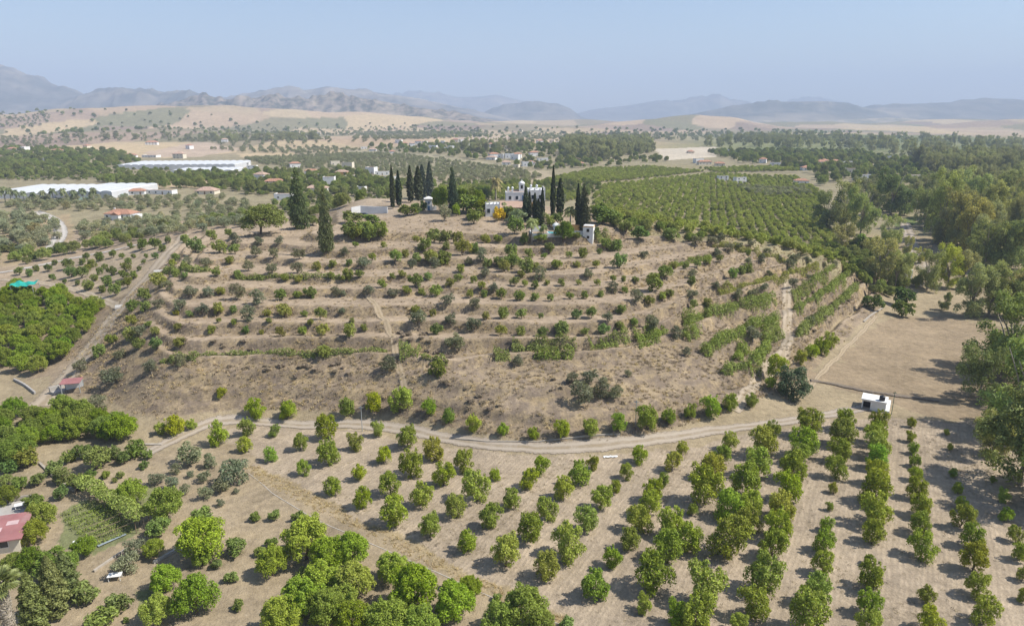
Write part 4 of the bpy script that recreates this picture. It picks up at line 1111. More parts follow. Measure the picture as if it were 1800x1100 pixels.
for n, i in enumerate(o):
    t = TINTS[(i * 7) % 5]
    if i == 4: t = (0.17, 0.215, 0.10)
    if i == 28: t = (0.40, 0.41, 0.08)
    if i == 34 or i > 41: t = (0.29, 0.34, 0.115)
    big = 'broad' if p[i, 2] / s[i] > 15 else 'tall' if p[i, 3] / s[i] > 18 else 'slender'
    tree('gum', x[i], y[i], z[i], p[i, 2] / s[i] * 1.18, p[i, 3] / s[i] * 1.06, 'river_tree', f'{big} loose-crowned tree beside the river bed, {nth(n)} counting from the far end', 'tree', 'trees along the river bed', t)
for (u, v, w, lab, t) in [(530, 1035, 140, 'round dark green bush at the end of the terraces', (0.13, 0.20, 0.085)), (730, 1015, 165, 'dark blue-green bush at the upper corner of the bare field', (0.10, 0.155, 0.085)),
                          (730, 1085, 140, 'low grey bush at the upper edge of the bare field', (0.17, 0.20, 0.11)), (430, 640, 160, 'pale blue-green thicket below the plantation', (0.17, 0.26, 0.11)), (770, 730, 110, 'light green reeds by the river track', (0.20, 0.28, 0.12))]:
    q = fz(u, v, w, w); xx, yy, zz_ = ground(q[0], q[1]); w_ = q[2] / ppm(xx, yy, zz_)[0]
    tree('shrub', xx[0], yy[0], zz_[0], w_ * 1.0, w_ * 0.9, 'bush', lab, 'bush', None, t)

# ------------------------------------------------------------------ garden and walnut grove in the near corner
def many(kind, pts, name, what, cat, group, wk=1.12, hk=1.0, tint=None, drop=0.42, key=0, sign=1):
    x, y, z, w = place(pts, drop)
    o = sorted(range(len(pts)), key=lambda i: sign * pts[i][key])
    for n, i in enumerate(o):
        s = 'small ' if w[i] < 2.6 else 'large ' if w[i] > 6 else ''
        tree(kind, x[i], y[i], z[i], w[i] * wk, w[i] * hk, name, s + what.format(nth(n)), cat, group, tint)
many('lush', zz(BL, (1065, 640, 250), (700, 395, 150), (885, 465, 190), (1440, 760, 170), (880, 850, 170), (1035, 940, 230), (835, 1010, 160), (1070, 730, 110), (820, 690, 110), (1620, 640, 250), (1740, 720, 200), (1700, 850, 200), (1600, 950, 230), (1500, 1040, 220), (1720, 1000, 220)) +
     zz(BM, (60, 700, 200), (70, 860, 220), (20, 960, 180), (270, 790, 170), (390, 900, 270), (240, 1060, 240), (600, 970, 230), (680, 890, 130), (840, 1050, 200), (970, 1010, 250), (1050, 1085, 150), (60, 1060, 200), (420, 1080, 200)),
     'walnut_tree', 'bright green walnut tree below the verge, {} from the garden palm', 'walnut tree', 'walnut trees below the verge', 1.06, 0.95)
many('shrub', zz(BL, (1250, 680, 110), (1140, 770, 60), (1450, 510, 70), (1340, 520, 60), (1575, 515, 65), (1370, 705, 60), (1430, 655, 60), (1605, 815, 70), (1225, 835, 70), (1255, 985, 65), (665, 1065, 35), (635, 965, 130), (540, 1050, 150), (1060, 520, 130)) + zz(BM, (575, 870, 70), (825, 940, 50), (1185, 1080, 80), (480, 1085, 110)),
     'garden_shrub', 'green shrub among the walnut trees, {} from the garden palm', 'shrub', 'shrubs among the walnut trees', 1.1, 0.95, (0.19, 0.25, 0.075))
many('olive', zz(BL, (1005, 190, 140), (1115, 230, 80), (925, 275, 60), (825, 320, 80), (1075, 310, 70), (1240, 290, 150), (1170, 350, 100), (910, 345, 70), (970, 380, 60), (1085, 400, 75), (1165, 450, 45), (1245, 385, 35), (1005, 300, 40), (670, 760, 130), (715, 690, 110)),
     'garden_olive', 'grey-green olive tree in the garden corner, {} from the red roof', 'olive tree', 'olive trees in the garden corner', 1.12, 1.0, (0.215, 0.235, 0.135))
many('fruit', zz(BL, (290, 260, 90), (340, 305, 100), (510, 215, 140), (660, 210, 80), (720, 160, 110), (785, 195, 60), (440, 180, 100), (370, 205, 80), (605, 185, 90), (205, 325, 80), (105, 345, 90), (330, 395, 80), (410, 340, 100), (545, 365, 50), (605, 330, 30), (840, 580, 130), (480, 300, 60), (60, 250, 90), (150, 210, 130), (30, 330, 70), (560, 300, 50), (760, 250, 50), (640, 300, 45)),
     'citrus_tree', 'round citrus tree beside the low garden wall, {} from the red roof', 'citrus tree', 'citrus trees beside the garden wall', 1.12, 0.95, (0.19, 0.25, 0.07))
X, Y, Z = scatter([(-40, 742), (60, 728), (150, 732), (190, 750), (230, 760), (240, 776), (190, 780), (120, 792), (60, 822), (-40, 835)], 4.2, 0.25, rows=0.5)
for n, i in enumerate(np.argsort(pix(X, Y, Z)[0])):
    w = RNG.uniform(4.2, 6.4)
    tree('lush', X[i], Y[i], Z[i], w, w * 0.84, 'grove_tree', f'dense dark green tree in the grove below the red shed, {nth(n)} in from the edge', 'tree', 'dense grove below the red shed', (0.21, 0.28, 0.05))
many('orchard', zz(BL, (920, 45, 110), (1010, 40, 60), (850, 60, 70)) + [(390, 690, 18), (505, 722, 24)], 'track_bend_tree', 'green tree at the track bend, {} from the dense grove', 'tree', 'trees at the track bend', 1.1, 1.05)
GARDEN = [('lush', (75, 905, 52), 'feathery pale green pepper tree behind the vegetable rows', (0.22, 0.27, 0.10)), ('lush', (62, 935, 44), 'drooping yellow-green tree beside the red roof', (0.26, 0.28, 0.10)),
          ('lush', (105, 990, 62), 'wide green fig tree in front of the vegetable rows', (0.19, 0.27, 0.07)), ('lush', (60, 985, 50), 'dark leafy tree between the red roof and fan palm', (0.15, 0.22, 0.07)), ('lush', (150, 960, 40), 'leafy tree at the near end of the vegetable rows', (0.19, 0.27, 0.07)),
          ('shrub', (145, 1040, 46), 'blue-grey clipped bush along the garden path', (0.15, 0.20, 0.115)), ('lush', (25, 990, 40), 'green shrubby tree under the red roof edge', (0.18, 0.24, 0.08)),
          ('lush', (15, 870, 36), 'green tree above the white garden furniture', (0.18, 0.24, 0.08)), ('shrub', (60, 880, 34), 'leafy bush by the white garden terrace', (0.18, 0.24, 0.09))]
for k, q, lab, t in GARDEN: one(k, 'garden_tree' if k == 'lush' else 'bush', lab, 'tree' if k == 'lush' else 'bush', q, 1.1, 0.95, t, None, 0.42)
def by_base(kind, name, label, cat, bx, by, w, h, tint=None, group=None, wk=1.0, flip=None):
    x, y, z = ground(bx, by); s = ppm(x, y, z)[0]
    return tree(kind, x[0], y[0], z[0], w / s * wk, h / s * (1.45 if kind == 'shrub' else 1.05), name, label, cat, group, tint, flip=flip)
by_base('broad_cypress', 'cypress', 'broad green cypress beside the fan palm', 'cypress', 68, 1120, 42, 130, (0.19, 0.225, 0.06))
by_base('broad_cypress', 'cypress', 'feathery green cypress behind the broad one at the garden corner', 'cypress', 102, 1085, 44, 120, (0.21, 0.245, 0.07))
by_base('broad_cypress', 'cypress', 'leaning cypress nearest the garden path', 'cypress', 122, 1050, 40, 90, (0.21, 0.24, 0.075))

# ------------------------------------------------------------------ hilltop trees
by_base('umbrella', 'umbrella_pine', 'spreading umbrella pine with leaning trunks on the hill shoulder', 'pine tree', 465, 412, 76, 58, flip=2.9)
by_base('conifer', 'conifer', 'tall shaggy conifer beside the umbrella pine', 'conifer', 527, 402, 46, 102, (0.15, 0.18, 0.06))
by_base('conifer', 'conifer', 'shaggy conifer standing lowest on the hill shoulder', 'conifer', 575, 442, 38, 106, (0.15, 0.18, 0.065))
for bx, by, w, h, lab in [(690.8, 367, 8, 70, 'slimmest cypress next to the white retaining wall'), (701.6, 363, 10, 58, 'second slim cypress behind the white retaining wall'), (722, 356, 11, 60, 'middle cypress on the bare mound'), (736, 353, 15, 56, 'thick dark cypress on the bare mound'),
                          (743, 350, 14, 56, 'ragged cypress beside the thick dark one'), (756, 352, 12, 62, 'cypress nearest the little white tower'), (924, 388, 10, 56, 'tallest of the cypresses before the villa porch'), (930.5, 386, 8, 46, 'narrow cypress second before the villa porch'),
                          (940, 388, 9, 46, 'short cypress in the middle before the villa'), (946, 390, 11, 38, 'bushy low cypress before the villa'), (953, 390, 8, 57, 'pointed cypress before the villa corner'), (951, 397, 10, 24, 'lowest dark cypress above the pool'),
                          (971.6, 384, 8.5, 86, 'tallest slim cypress right of the villa'), (984, 378, 13, 60, 'dusky cypress beside the tallest slim one'), (1015, 400, 9, 72, 'spire of the twin dark cypresses above the gate tower')]:
    by_base('cypress', 'cypress', lab, 'cypress', bx, by, w, h, None, 'hilltop cypresses', 1.05)
by_base('conifer', 'conifer', 'massive dark conifer above the white gate tower', 'conifer', 1025, 405, 30, 78, (0.075, 0.095, 0.055), None, 1.1)
by_base('conifer', 'conifer', 'dark pointed conifer behind the little white tower', 'conifer', 797, 374, 25, 78, (0.085, 0.12, 0.06), None, 1.1)
TOP = [('shrub', 950, 423, 24, 11, 'green bush against the pool wall', (0.2, 0.25, 0.07)), ('shrub', 1012, 419, 22, 9, 'green bush against the low white wall', (0.2, 0.25, 0.07)), ('shrub', 1048, 414, 18, 12, 'green bush pressed against the gate tower', (0.18, 0.24, 0.07)),
       ('lush', 850, 376, 32, 24, 'leafy green tree hiding the foot of the villa wing', (0.2, 0.25, 0.07)), ('shrub', 893, 384, 28, 17, 'green bush between the yellow bush and the porch', (0.2, 0.25, 0.07)), ('shrub', 911, 388, 26, 17, 'dark bush under the porch roof edge', (0.17, 0.22, 0.07)),
       ('lush', 838, 362, 30, 26, 'dense green tree left of the villa wing', (0.18, 0.23, 0.07)), ('lush', 812, 362, 30, 28, 'dense green tree between the dark conifer and the villa', (0.18, 0.23, 0.07)), ('shrub', 940, 398, 26, 12, 'green bush below the front cypresses', (0.2, 0.25, 0.07)),
       ('lush', 775, 372, 32, 42, 'round green tree beside the little white tower', (0.155, 0.23, 0.075)), ('olive', 782, 388, 22, 28, 'silver olive in front of the little white tower', (0.25, 0.27, 0.19)), ('lush', 802, 380, 14, 20, 'bright yellow-green tree beside the silver olive', (0.28, 0.36, 0.06)),
       ('shrub', 822, 374, 48, 24, 'wide green bush left of the villa wing', (0.15, 0.21, 0.08)), ('shrub', 828, 362, 28, 24, 'grey-green bush behind the villa garden', (0.16, 0.20, 0.11)), ('lush', 848, 350, 34, 22, 'dark green tree behind the villa wing', (0.16, 0.21, 0.08)),
       ('shrub', 838, 384, 34, 14, 'olive-green hedge bush below the villa garden', (0.22, 0.25, 0.08)), ('shrub', 832, 394, 22, 16, 'grey rounded bush below the villa garden', (0.17, 0.19, 0.11)), ('shrub', 716, 379, 30, 16, 'low grey-green bush by the white retaining wall', (0.17, 0.21, 0.10)),
       ('shrub', 732, 377, 19, 16, 'dark green bush next to the little white tower', (0.14, 0.20, 0.08)), ('shrub', 744, 371, 15, 14, 'small bush behind the little white tower', (0.15, 0.21, 0.08)), ('shrub', 876, 388, 20, 19, 'bright yellow flowering bush in front of the villa', (0.55, 0.46, 0.03)),
       ('shrub', 866, 372, 20, 14, 'green bush against the villa wing', (0.18, 0.23, 0.07)), ('olive', 906, 394, 38, 24, 'wide silver-green tree below the villa porch', (0.27, 0.31, 0.18)), ('shrub', 905, 411, 26, 26, 'spiky blue-green agave clump below the porch', (0.20, 0.28, 0.19)),
       ('fruit', 922, 424, 17, 17, 'round green tree below the agave clump', None), ('lush', 991, 425, 34, 34, 'dark green tree in front of the pool wall', (0.14, 0.20, 0.075)), ('shrub', 1058, 395, 42, 26, 'green bush on the shoulder beside the dark conifer', (0.16, 0.23, 0.075)),
       ('shrub', 1052, 380, 30, 18, 'green bush behind the dark conifer', (0.16, 0.23, 0.075)), ('fruit', 1100, 408, 28, 22, 'leafy green tree on the shoulder beyond the gate tower', None), ('shrub', 1122, 420, 32, 18, 'dark bush below the shoulder trees', (0.16, 0.21, 0.08)), ('olive', 1138, 410, 17, 16, 'pale olive on the shoulder skyline', None),
       ('fruit', 1180, 420, 32, 20, 'wide green tree on the shoulder skyline', None), ('fruit', 1215, 424, 22, 16, 'green tree further along the shoulder skyline', None), ('shrub', 1080, 396, 26, 20, 'bush on the skyline next to the plantation', (0.18, 0.24, 0.08)), ('shrub', 890, 382, 18, 10, 'low shrub at the foot of the porch columns', (0.16, 0.21, 0.07)),
       ('fruit', 490, 392, 20, 16, 'fruit tree between the umbrella pine and tall conifer', None), ('fruit', 550, 396, 22, 18, 'fruit tree between the two shaggy conifers', (0.24, 0.29, 0.08)), ('shrub', 655, 392, 34, 12, 'bush in front of the white retaining wall', (0.20, 0.27, 0.075)), ('shrub', 618, 392, 36, 16, 'grey bush in front of the white retaining wall', (0.19, 0.22, 0.12)),
       ('fruit', 619, 415, 36, 28, 'first green tree of the clump below the white retaining wall', (0.22, 0.29, 0.06)), ('fruit', 645, 419, 40, 30, 'middle green tree of the clump below the white retaining wall', (0.22, 0.29, 0.06)), ('fruit', 668, 415, 32, 26, 'last green tree of the clump below the white retaining wall', (0.22, 0.27, 0.06)), ('shrub', 965, 398, 20, 16, 'yellow-green bush above the pool', (0.26, 0.30, 0.09)), ('shrub', 980, 394, 24, 16, 'green bush beside the tallest slim cypress', (0.17, 0.24, 0.08)), ('olive', 990, 360, 12, 24, 'thin grey tree behind the twin dark cypresses', None)]
for k, bx, by, w, h, lab, t in TOP:
    nm = {'shrub': 'bush', 'olive': 'olive_tree', 'fruit': 'fruit_tree', 'lush': 'leafy_tree'}[k]
    by_base(k, nm, lab, nm.replace('_', ' ') if k != 'lush' else 'tree', bx, by, w, h, t, None, 1.1)
for bx, by, h, lab, t in [(872, 352, 42, 'tall palm with dead fronds behind the villa wing', (0.30, 0.27, 0.10)), (1002, 402, 42, 'stout palm with a pale skirt above the gate tower', (0.25, 0.27, 0.10)), (934.5, 424, 44, 'thin palm standing left of the pool', (0.20, 0.25, 0.09)),
                          (955, 419, 27, 'short palm in front of the pool wall', (0.22, 0.27, 0.09)), (886, 378, 24, 'young palm at the villa porch', (0.28, 0.29, 0.10)), (958, 392, 20, 'small palm between the cypresses', (0.26, 0.28, 0.10))]:
    by_base('palm', 'palm', lab, 'palm', bx, by, h * 1.0, h, t, 'villa palms')
# ------------------------------------------------------------------ buildings
M_WHITE = plain_mat('white_paint', (0.74, 0.74, 0.72), 0.06, 0.8, 0.7, dirt=(0.60, 0.57, 0.52))
M_CREAM = plain_mat('cream_paint', (0.66, 0.60, 0.48), 0.08, 0.6, 0.8)
M_OCHRE = plain_mat('ochre_paint', (0.60, 0.36, 0.14), 0.1, 0.6, 0.8)
M_CONCRETE = plain_mat('concrete', (0.38, 0.36, 0.33), 0.14, 0.9, 0.9, dirt=(0.32, 0.29, 0.25))
M_RED = plain_mat('red_sheet_roof', (0.30, 0.135, 0.13), 0.15, 0.5, 0.7, dirt=(0.36, 0.24, 0.22))
M_BLACK = plain_mat('black_plastic', (0.02, 0.021, 0.024), 0.2, 2.0, 0.4, spec=0.5)
M_DARK = plain_mat('dark_opening', (0.035, 0.032, 0.03), 0.2, 1.0, 0.9)
M_BLUE = plain_mat('blue_paint', (0.10, 0.20, 0.34), 0.1, 1.0, 0.5)
M_TEAL = plain_mat('teal_sheet', (0.02, 0.30, 0.25), 0.15, 0.8, 0.5)
M_WOOD = plain_mat('weathered_wood', (0.22, 0.16, 0.11), 0.25, 2.0)
M_STEEL = plain_mat('galvanised_steel', (0.36, 0.38, 0.38), 0.1, 2.0, 0.5, spec=0.5)
M_CAR = plain_mat('car_paint', (0.03, 0.045, 0.08), 0.05, 1.0, 0.25, spec=0.6)
M_STONE = plain_mat('pale_stone', (0.36, 0.32, 0.265), 0.2, 1.6, 0.95)
M_GREENPOST = plain_mat('green_post', (0.06, 0.14, 0.09), 0.1, 2.0, 0.6)
def tile_mat(name, a, b_):
    m, nt, b = new_mat(name); p = worldpos(nt)
    f = noise(nt, p, 1.3, 5, 0.65); c = mixc(nt, remap(nt, f, 0.35, 0.65, 0, 1), a, b_)
    w = node(nt, 'ShaderNodeTexWave', bands_direction='X'); w.inputs['Scale'].default_value = 1.6; w.inputs['Distortion'].default_value = 0.4
    nt.links.new(p, w.inputs['Vector'])
    c = mixc(nt, 1.0, c, remap(nt, w.outputs['Fac'], 0, 1, 0.82, 1.1), 'MULTIPLY')
    nt.links.new(c, b.inputs['Base Color'])
    bm = node(nt, 'ShaderNodeBump'); bm.inputs['Strength'].default_value = 0.6; bm.inputs['Distance'].default_value = 0.1
    nt.links.new(w.outputs['Fac'], bm.inputs['Height']); nt.links.new(bm.outputs[0], b.inputs['Normal'])
    return m
M_TILE = tile_mat('roof_tiles', (0.46, 0.255, 0.17), (0.36, 0.195, 0.135))
M_PTILE = tile_mat('pale_roof_tiles', (0.50, 0.36, 0.28), (0.42, 0.29, 0.22))
def plastic_mat():
    m, nt, b = new_mat('greenhouse_plastic'); p = worldpos(nt)
    f = noise(nt, p, 0.12, 5, 0.65)
    c = mixc(nt, remap(nt, f, 0.4, 0.65, 0, 0.5), (0.58, 0.59, 0.60), (0.44, 0.44, 0.43)); nt.links.new(c, b.inputs['Base Color'])
    b.inputs['Roughness'].default_value = 0.45; b.inputs['Specular IOR Level'].default_value = 0.3
    return m
M_PLASTIC = plastic_mat()
def water_mat():
    m, nt, b = new_mat('pool_water')
    b.inputs['Base Color'].default_value = (0.05, 0.42, 0.50, 1); b.inputs['Roughness'].default_value = 0.08; b.inputs['Specular IOR Level'].default_value = 0.5
    bm = node(nt, 'ShaderNodeBump'); bm.inputs['Strength'].default_value = 0.15; nt.links.new(noise(nt, worldpos(nt), 3.0, 3), bm.inputs['Height']); nt.links.new(bm.outputs[0], b.inputs['Normal'])
    return m
M_WATER = water_mat()
def glass_mat():
    m, nt, b = new_mat('window_glass'); b.inputs['Base Color'].default_value = (0.03, 0.04, 0.05, 1); b.inputs['Roughness'].default_value = 0.08; b.inputs['Specular IOR Level'].default_value = 0.6
    return m
M_GLASS = glass_mat()

HOUSE_AT = []
def root(name, px, py, label, cat, rz=0.0, group=None, dz=0.0, xyz=None):
    if xyz is None:
        x, y, z = ground(px, py); xyz = (x[0], y[0], z[0] + dz)
    if cat in ('house', 'villa'): HOUSE_AT.append((xyz[0], xyz[1]))
    e = link(name, None, None, None, label, cat, group); e.location = xyz; e.rotation_euler = (0, 0, rz)
    return e
def box(par, name, mat, *a, **k): return MB().box(*a, **k).build(name, mat, par)
def hip(par, x0, x1, y0, y1, z, h, mat, over=0.4, ridge=0.5, name='roof'):
    x0 -= over; x1 += over; y0 -= over; y1 += over
    if x1 - x0 >= y1 - y0:
        q = (y1 - y0) / 2 * ridge * 2; a, b = (x0 + q * 0.9, (y0 + y1) / 2), (x1 - q * 0.9, (y0 + y1) / 2)
    else:
        q = (x1 - x0) / 2 * ridge * 2; a, b = ((x0 + x1) / 2, y0 + q * 0.9), ((x0 + x1) / 2, y1 - q * 0.9)
    V = [(x0, y0, z), (x1, y0, z), (x1, y1, z), (x0, y1, z), (a[0], a[1], z + h), (b[0], b[1], z + h), (x0, y0, z - 0.15), (x1, y0, z - 0.15), (x1, y1, z - 0.15), (x0, y1, z - 0.15)]
    if x1 - x0 >= y1 - y0: Fs = [(0, 1, 5, 4), (1, 2, 5), (2, 3, 4, 5), (3, 0, 4)]
    else: Fs = [(0, 1, 4), (1, 2, 5, 4), (2, 3, 5), (3, 0, 4, 5)]
    Fs += [(6, 7, 1, 0), (7, 8, 2, 1), (8, 9, 3, 2), (9, 6, 0, 3), (9, 8, 7, 6)]
    return MB().add(V, Fs).build(name, mat, par)
def window(par, x, z, w, h, y, mat=None, side='f', frame=True):
    """a window set in the wall face: frame with its pane as a piece of it"""
    d = 0.06
    if side == 'f':
        f = box(par, 'window', M_WHITE, x - w / 2 - 0.1, x + w / 2 + 0.1, y - d, y + 0.02, z - 0.1, z + h + 0.1); box(f, 'pane', mat or M_GLASS, x - w / 2, x + w / 2, y - d - 0.03, y - d + 0.01, z, z + h)
    else:
        f = box(par, 'window', M_WHITE, y - 0.02, y + d, x - w / 2 - 0.1, x + w / 2 + 0.1, z - 0.1, z + h + 0.1); box(f, 'pane', mat or M_GLASS, y + d - 0.01, y + d + 0.03, x - w / 2, x + w / 2, z, z + h)
    return f

def villa():
    x, y, _ = ground(910, 384); e = root('villa', 0, 0, 'white two-storey villa with lantern tower and tiled porch on the hilltop', 'villa', 0.06, None, 0, (float(x[0]), float(y[0]) + 4.0, 24.3))
    w = box(e, 'wall', M_WHITE, -4.0, 4.4, 4.0, 12.0, -4, 8.0)
    box(w, 'parapet', M_WHITE, -4.12, 4.3, 3.88, 4.12, 8.0, 8.45)
    hip(e, -3.6, 4.0, 4.5, 11.6, 8.05, 0.9, M_PTILE, 0.0)
    w2 = box(e, 'wall', M_WHITE, 4.4, 10.6, 3.2, 11.5, -4, 9.2)
    for a in (4.5, 6.4, 8.4, 10.2): box(w2, 'merlon', M_WHITE, a, a + 0.45, 3.15, 3.6, 9.2, 9.85)
    for b_ in (5.5, 8.0, 10.8): box(w2, 'merlon', M_WHITE, 10.15, 10.65, b_, b_ + 0.45, 9.2, 9.85)
    t = box(e, 'tower', M_WHITE, 1.0, 3.0, 6.0, 8.0, 8.0, 11.2)
    MB().lathe([(1.25, 0), (1.15, 0.25), (0.95, 0.6), (0.5, 0.9), (0.12, 1.05), (0.1, 1.5), (0.02, 1.7)], (2.0, 7.0, 11.2)).build('dome', M_WHITE, t, True)
    box(t, 'opening', M_DARK, 1.6, 2.4, 5.97, 6.05, 9.4, 10.7)
    for cx, cz in ((-3.2, 8.4), (-1.6, 8.4), (5.4, 9.2), (7.6, 9.2)):
        c = box(e, 'chimney', M_WHITE, cx - 0.35, cx + 0.35, 5.2, 5.9, cz, cz + 1.3); MB().lathe([(0.5, 0), (0.42, 0.3), (0.05, 0.55)], (cx, 5.55, cz + 1.3), 8).build('cap', M_WHITE, c)
    for wx, wz, ww, wh in ((-2.6, 5.6, 1.0, 1.3), (0.0, 5.6, 1.0, 1.3), (2.6, 5.4, 1.3, 1.7)): window(e, wx, wz, ww, wh, 4.0, M_BLUE if wx > 2 else None)
    for wx in (6.0, 8.8): window(e, wx, 5.8, 1.1, 1.5, 3.2)
    for wx in (5.5, 9.0): window(e, wx, 5.6, 1.0, 1.4, 10.6, None, 's')
    box(e, 'ochre_panel', M_OCHRE, 4.6, 6.2, 3.05, 3.22, 1.4, 4.6)
    # porch with its tiled lean-to roof on columns
    MB().add([(-6.6, -1.6, 3.3), (4.6, -1.6, 3.3), (4.6, 3.98, 5.1), (-6.6, 3.98, 5.1), (-6.6, -1.6, 3.1), (4.6, -1.6, 3.1), (4.6, 3.98, 4.9), (-6.6, 3.98, 4.9)],
             [(0, 1, 2, 3), (7, 6, 5, 4), (0, 4, 5, 1), (1, 5, 6, 2), (2, 6, 7, 3), (3, 7, 4, 0)]).build('porch_roof', M_PTILE, e)
    for cx in (-6.2, -3.6, -1.0, 1.6, 4.2): MB().lathe([(0.28, 0), (0.24, 0.3), (0.22, 2.7), (0.3, 3.1)], (cx, -1.3, 0), 10).build('column', M_WHITE, e, True)
    box(e, 'terrace', M_CONCRETE, -7.0, 11.0, -2.6, 3.9, -4, 0.0)
    box(e, 'door', M_DARK, -1.4, 0.2, 3.9, 3.99, 0.02, 2.4)
    for wx in (-3.4, 2.4): window(e, wx, 0.8, 1.2, 1.5, 4.0)
    # low wing with small merlons
    w3 = box(e, 'wing', M_WHITE, -12.0, -6.6, -0.6, 6.0, -4, 4.5)
    for a in (-12.0, -10.7, -9.3, -8.0, -7.05): box(w3, 'merlon', M_WHITE, a, a + 0.4, -0.65, -0.25, 4.5, 5.3)
    for wx in (-10.8, -8.2): window(e, wx, 1.3, 1.1, 1.5, -0.6)
    f = MB().tube([(-7.2, -0.9, -0.2), (-7.1, -0.95, 1.2)], [0.05, 0.04], 5).build('creeper_stem', M_BARK, e)
    L = round_lobes(np.random.default_rng(3), (-7.2, -0.9, 1.6), (0.7, 0.35, 1.1), 8, (0.3, 0.5), -1); P, N = lobes_to_leaves(L, 500, np.random.default_rng(4))
    c = link('creeper', leaves(P, N, 0.16, np.random.default_rng(5), 0.6), e); c.color = (0.36, 0.04, 0.12, 1)
villa()

def pool():
    e = root('swimming_pool', 962, 417, 'turquoise swimming pool behind a low white wall below the villa', 'swimming pool', 0.10)
    box(e, 'wall', M_WHITE, -5.0, 8.5, -0.2, 0.15, -1.6, 1.3); box(e, 'wall', M_WHITE, -5.0, -4.65, 0.17, 7.5, -1.6, 1.3)
    box(e, 'deck', M_STONE, -4.64, 8.4, 0.16, 7.4, -1.5, 0.55)
    box(e, 'coping', M_WHITE, 0.6, 6.4, 1.0, 6.0, 0.555, 0.95)
    box(e, 'water', M_WATER, 0.9, 6.1, 1.3, 5.7, 0.6, 0.99)
    box(e, 'sun_wall', M_WHITE, -4.6, -0.5, 6.6, 6.9, 0.56, 2.6)
    k = root('kiosk', 0, 0, 'tiny white domed kiosk on four columns behind the pool', 'kiosk', 0.1, None, 0, tuple(Vector(e.location) + Vector((3.4, 8.2, 0.2))))
    for a in (-0.8, 0.8):
        for b_ in (-0.8, 0.8): MB().lathe([(0.15, -1.4), (0.13, 2.3)], (a, b_, 0), 8).build('column', M_WHITE, k, True)
    MB().lathe([(1.35, 2.3), (1.35, 2.5), (1.1, 2.9), (0.6, 3.25), (0.1, 3.4), (0.08, 3.7)], (0, 0, 0), 16).build('dome', M_WHITE, k, True)
    g = root('gate_tower', 1033, 422, 'square white gate tower with dark windows at the shoulder edge', 'gate tower', -0.28)
    w = box(g, 'wall', M_WHITE, -1.7, 1.7, 0, 3.4, -1.5, 4.4); box(w, 'cornice', M_OCHRE, -1.78, 1.78, -0.08, 3.48, 4.3, 4.5)
    box(g, 'roof', M_WHITE, -1.6, 1.6, 0.1, 3.3, 4.5, 4.75); window(g, 0.0, 2.7, 0.9, 1.0, 0.0, M_DARK); window(g, 0.1, 0.5, 0.8, 0.9, 0.0, M_DARK); window(g, 1.5, 2.0, 0.9, 1.0, 1.7, M_DARK, 's')
    l = root('garden_wall', 1014, 413, 'low white wall running from the pool to the gate tower', 'wall', -0.05)
    box(l, 'wall', M_WHITE, -3.6, 3.3, 0, 0.3, -1.2, 1.3); box(l, 'coping', M_STONE, -3.65, 3.35, -0.06, 0.36, 1.3, 1.42)
    b2 = root('terracotta_screen', 1006, 405, 'small terracotta screen wall under the dark conifer', 'wall', 0.0); box(b2, 'panel', M_OCHRE, -2, 2.4, 0, 0.25, -0.6, 1.8); box(b2, 'coping', M_TILE, -2.05, 2.45, -0.06, 0.31, 1.8, 1.92)
pool()

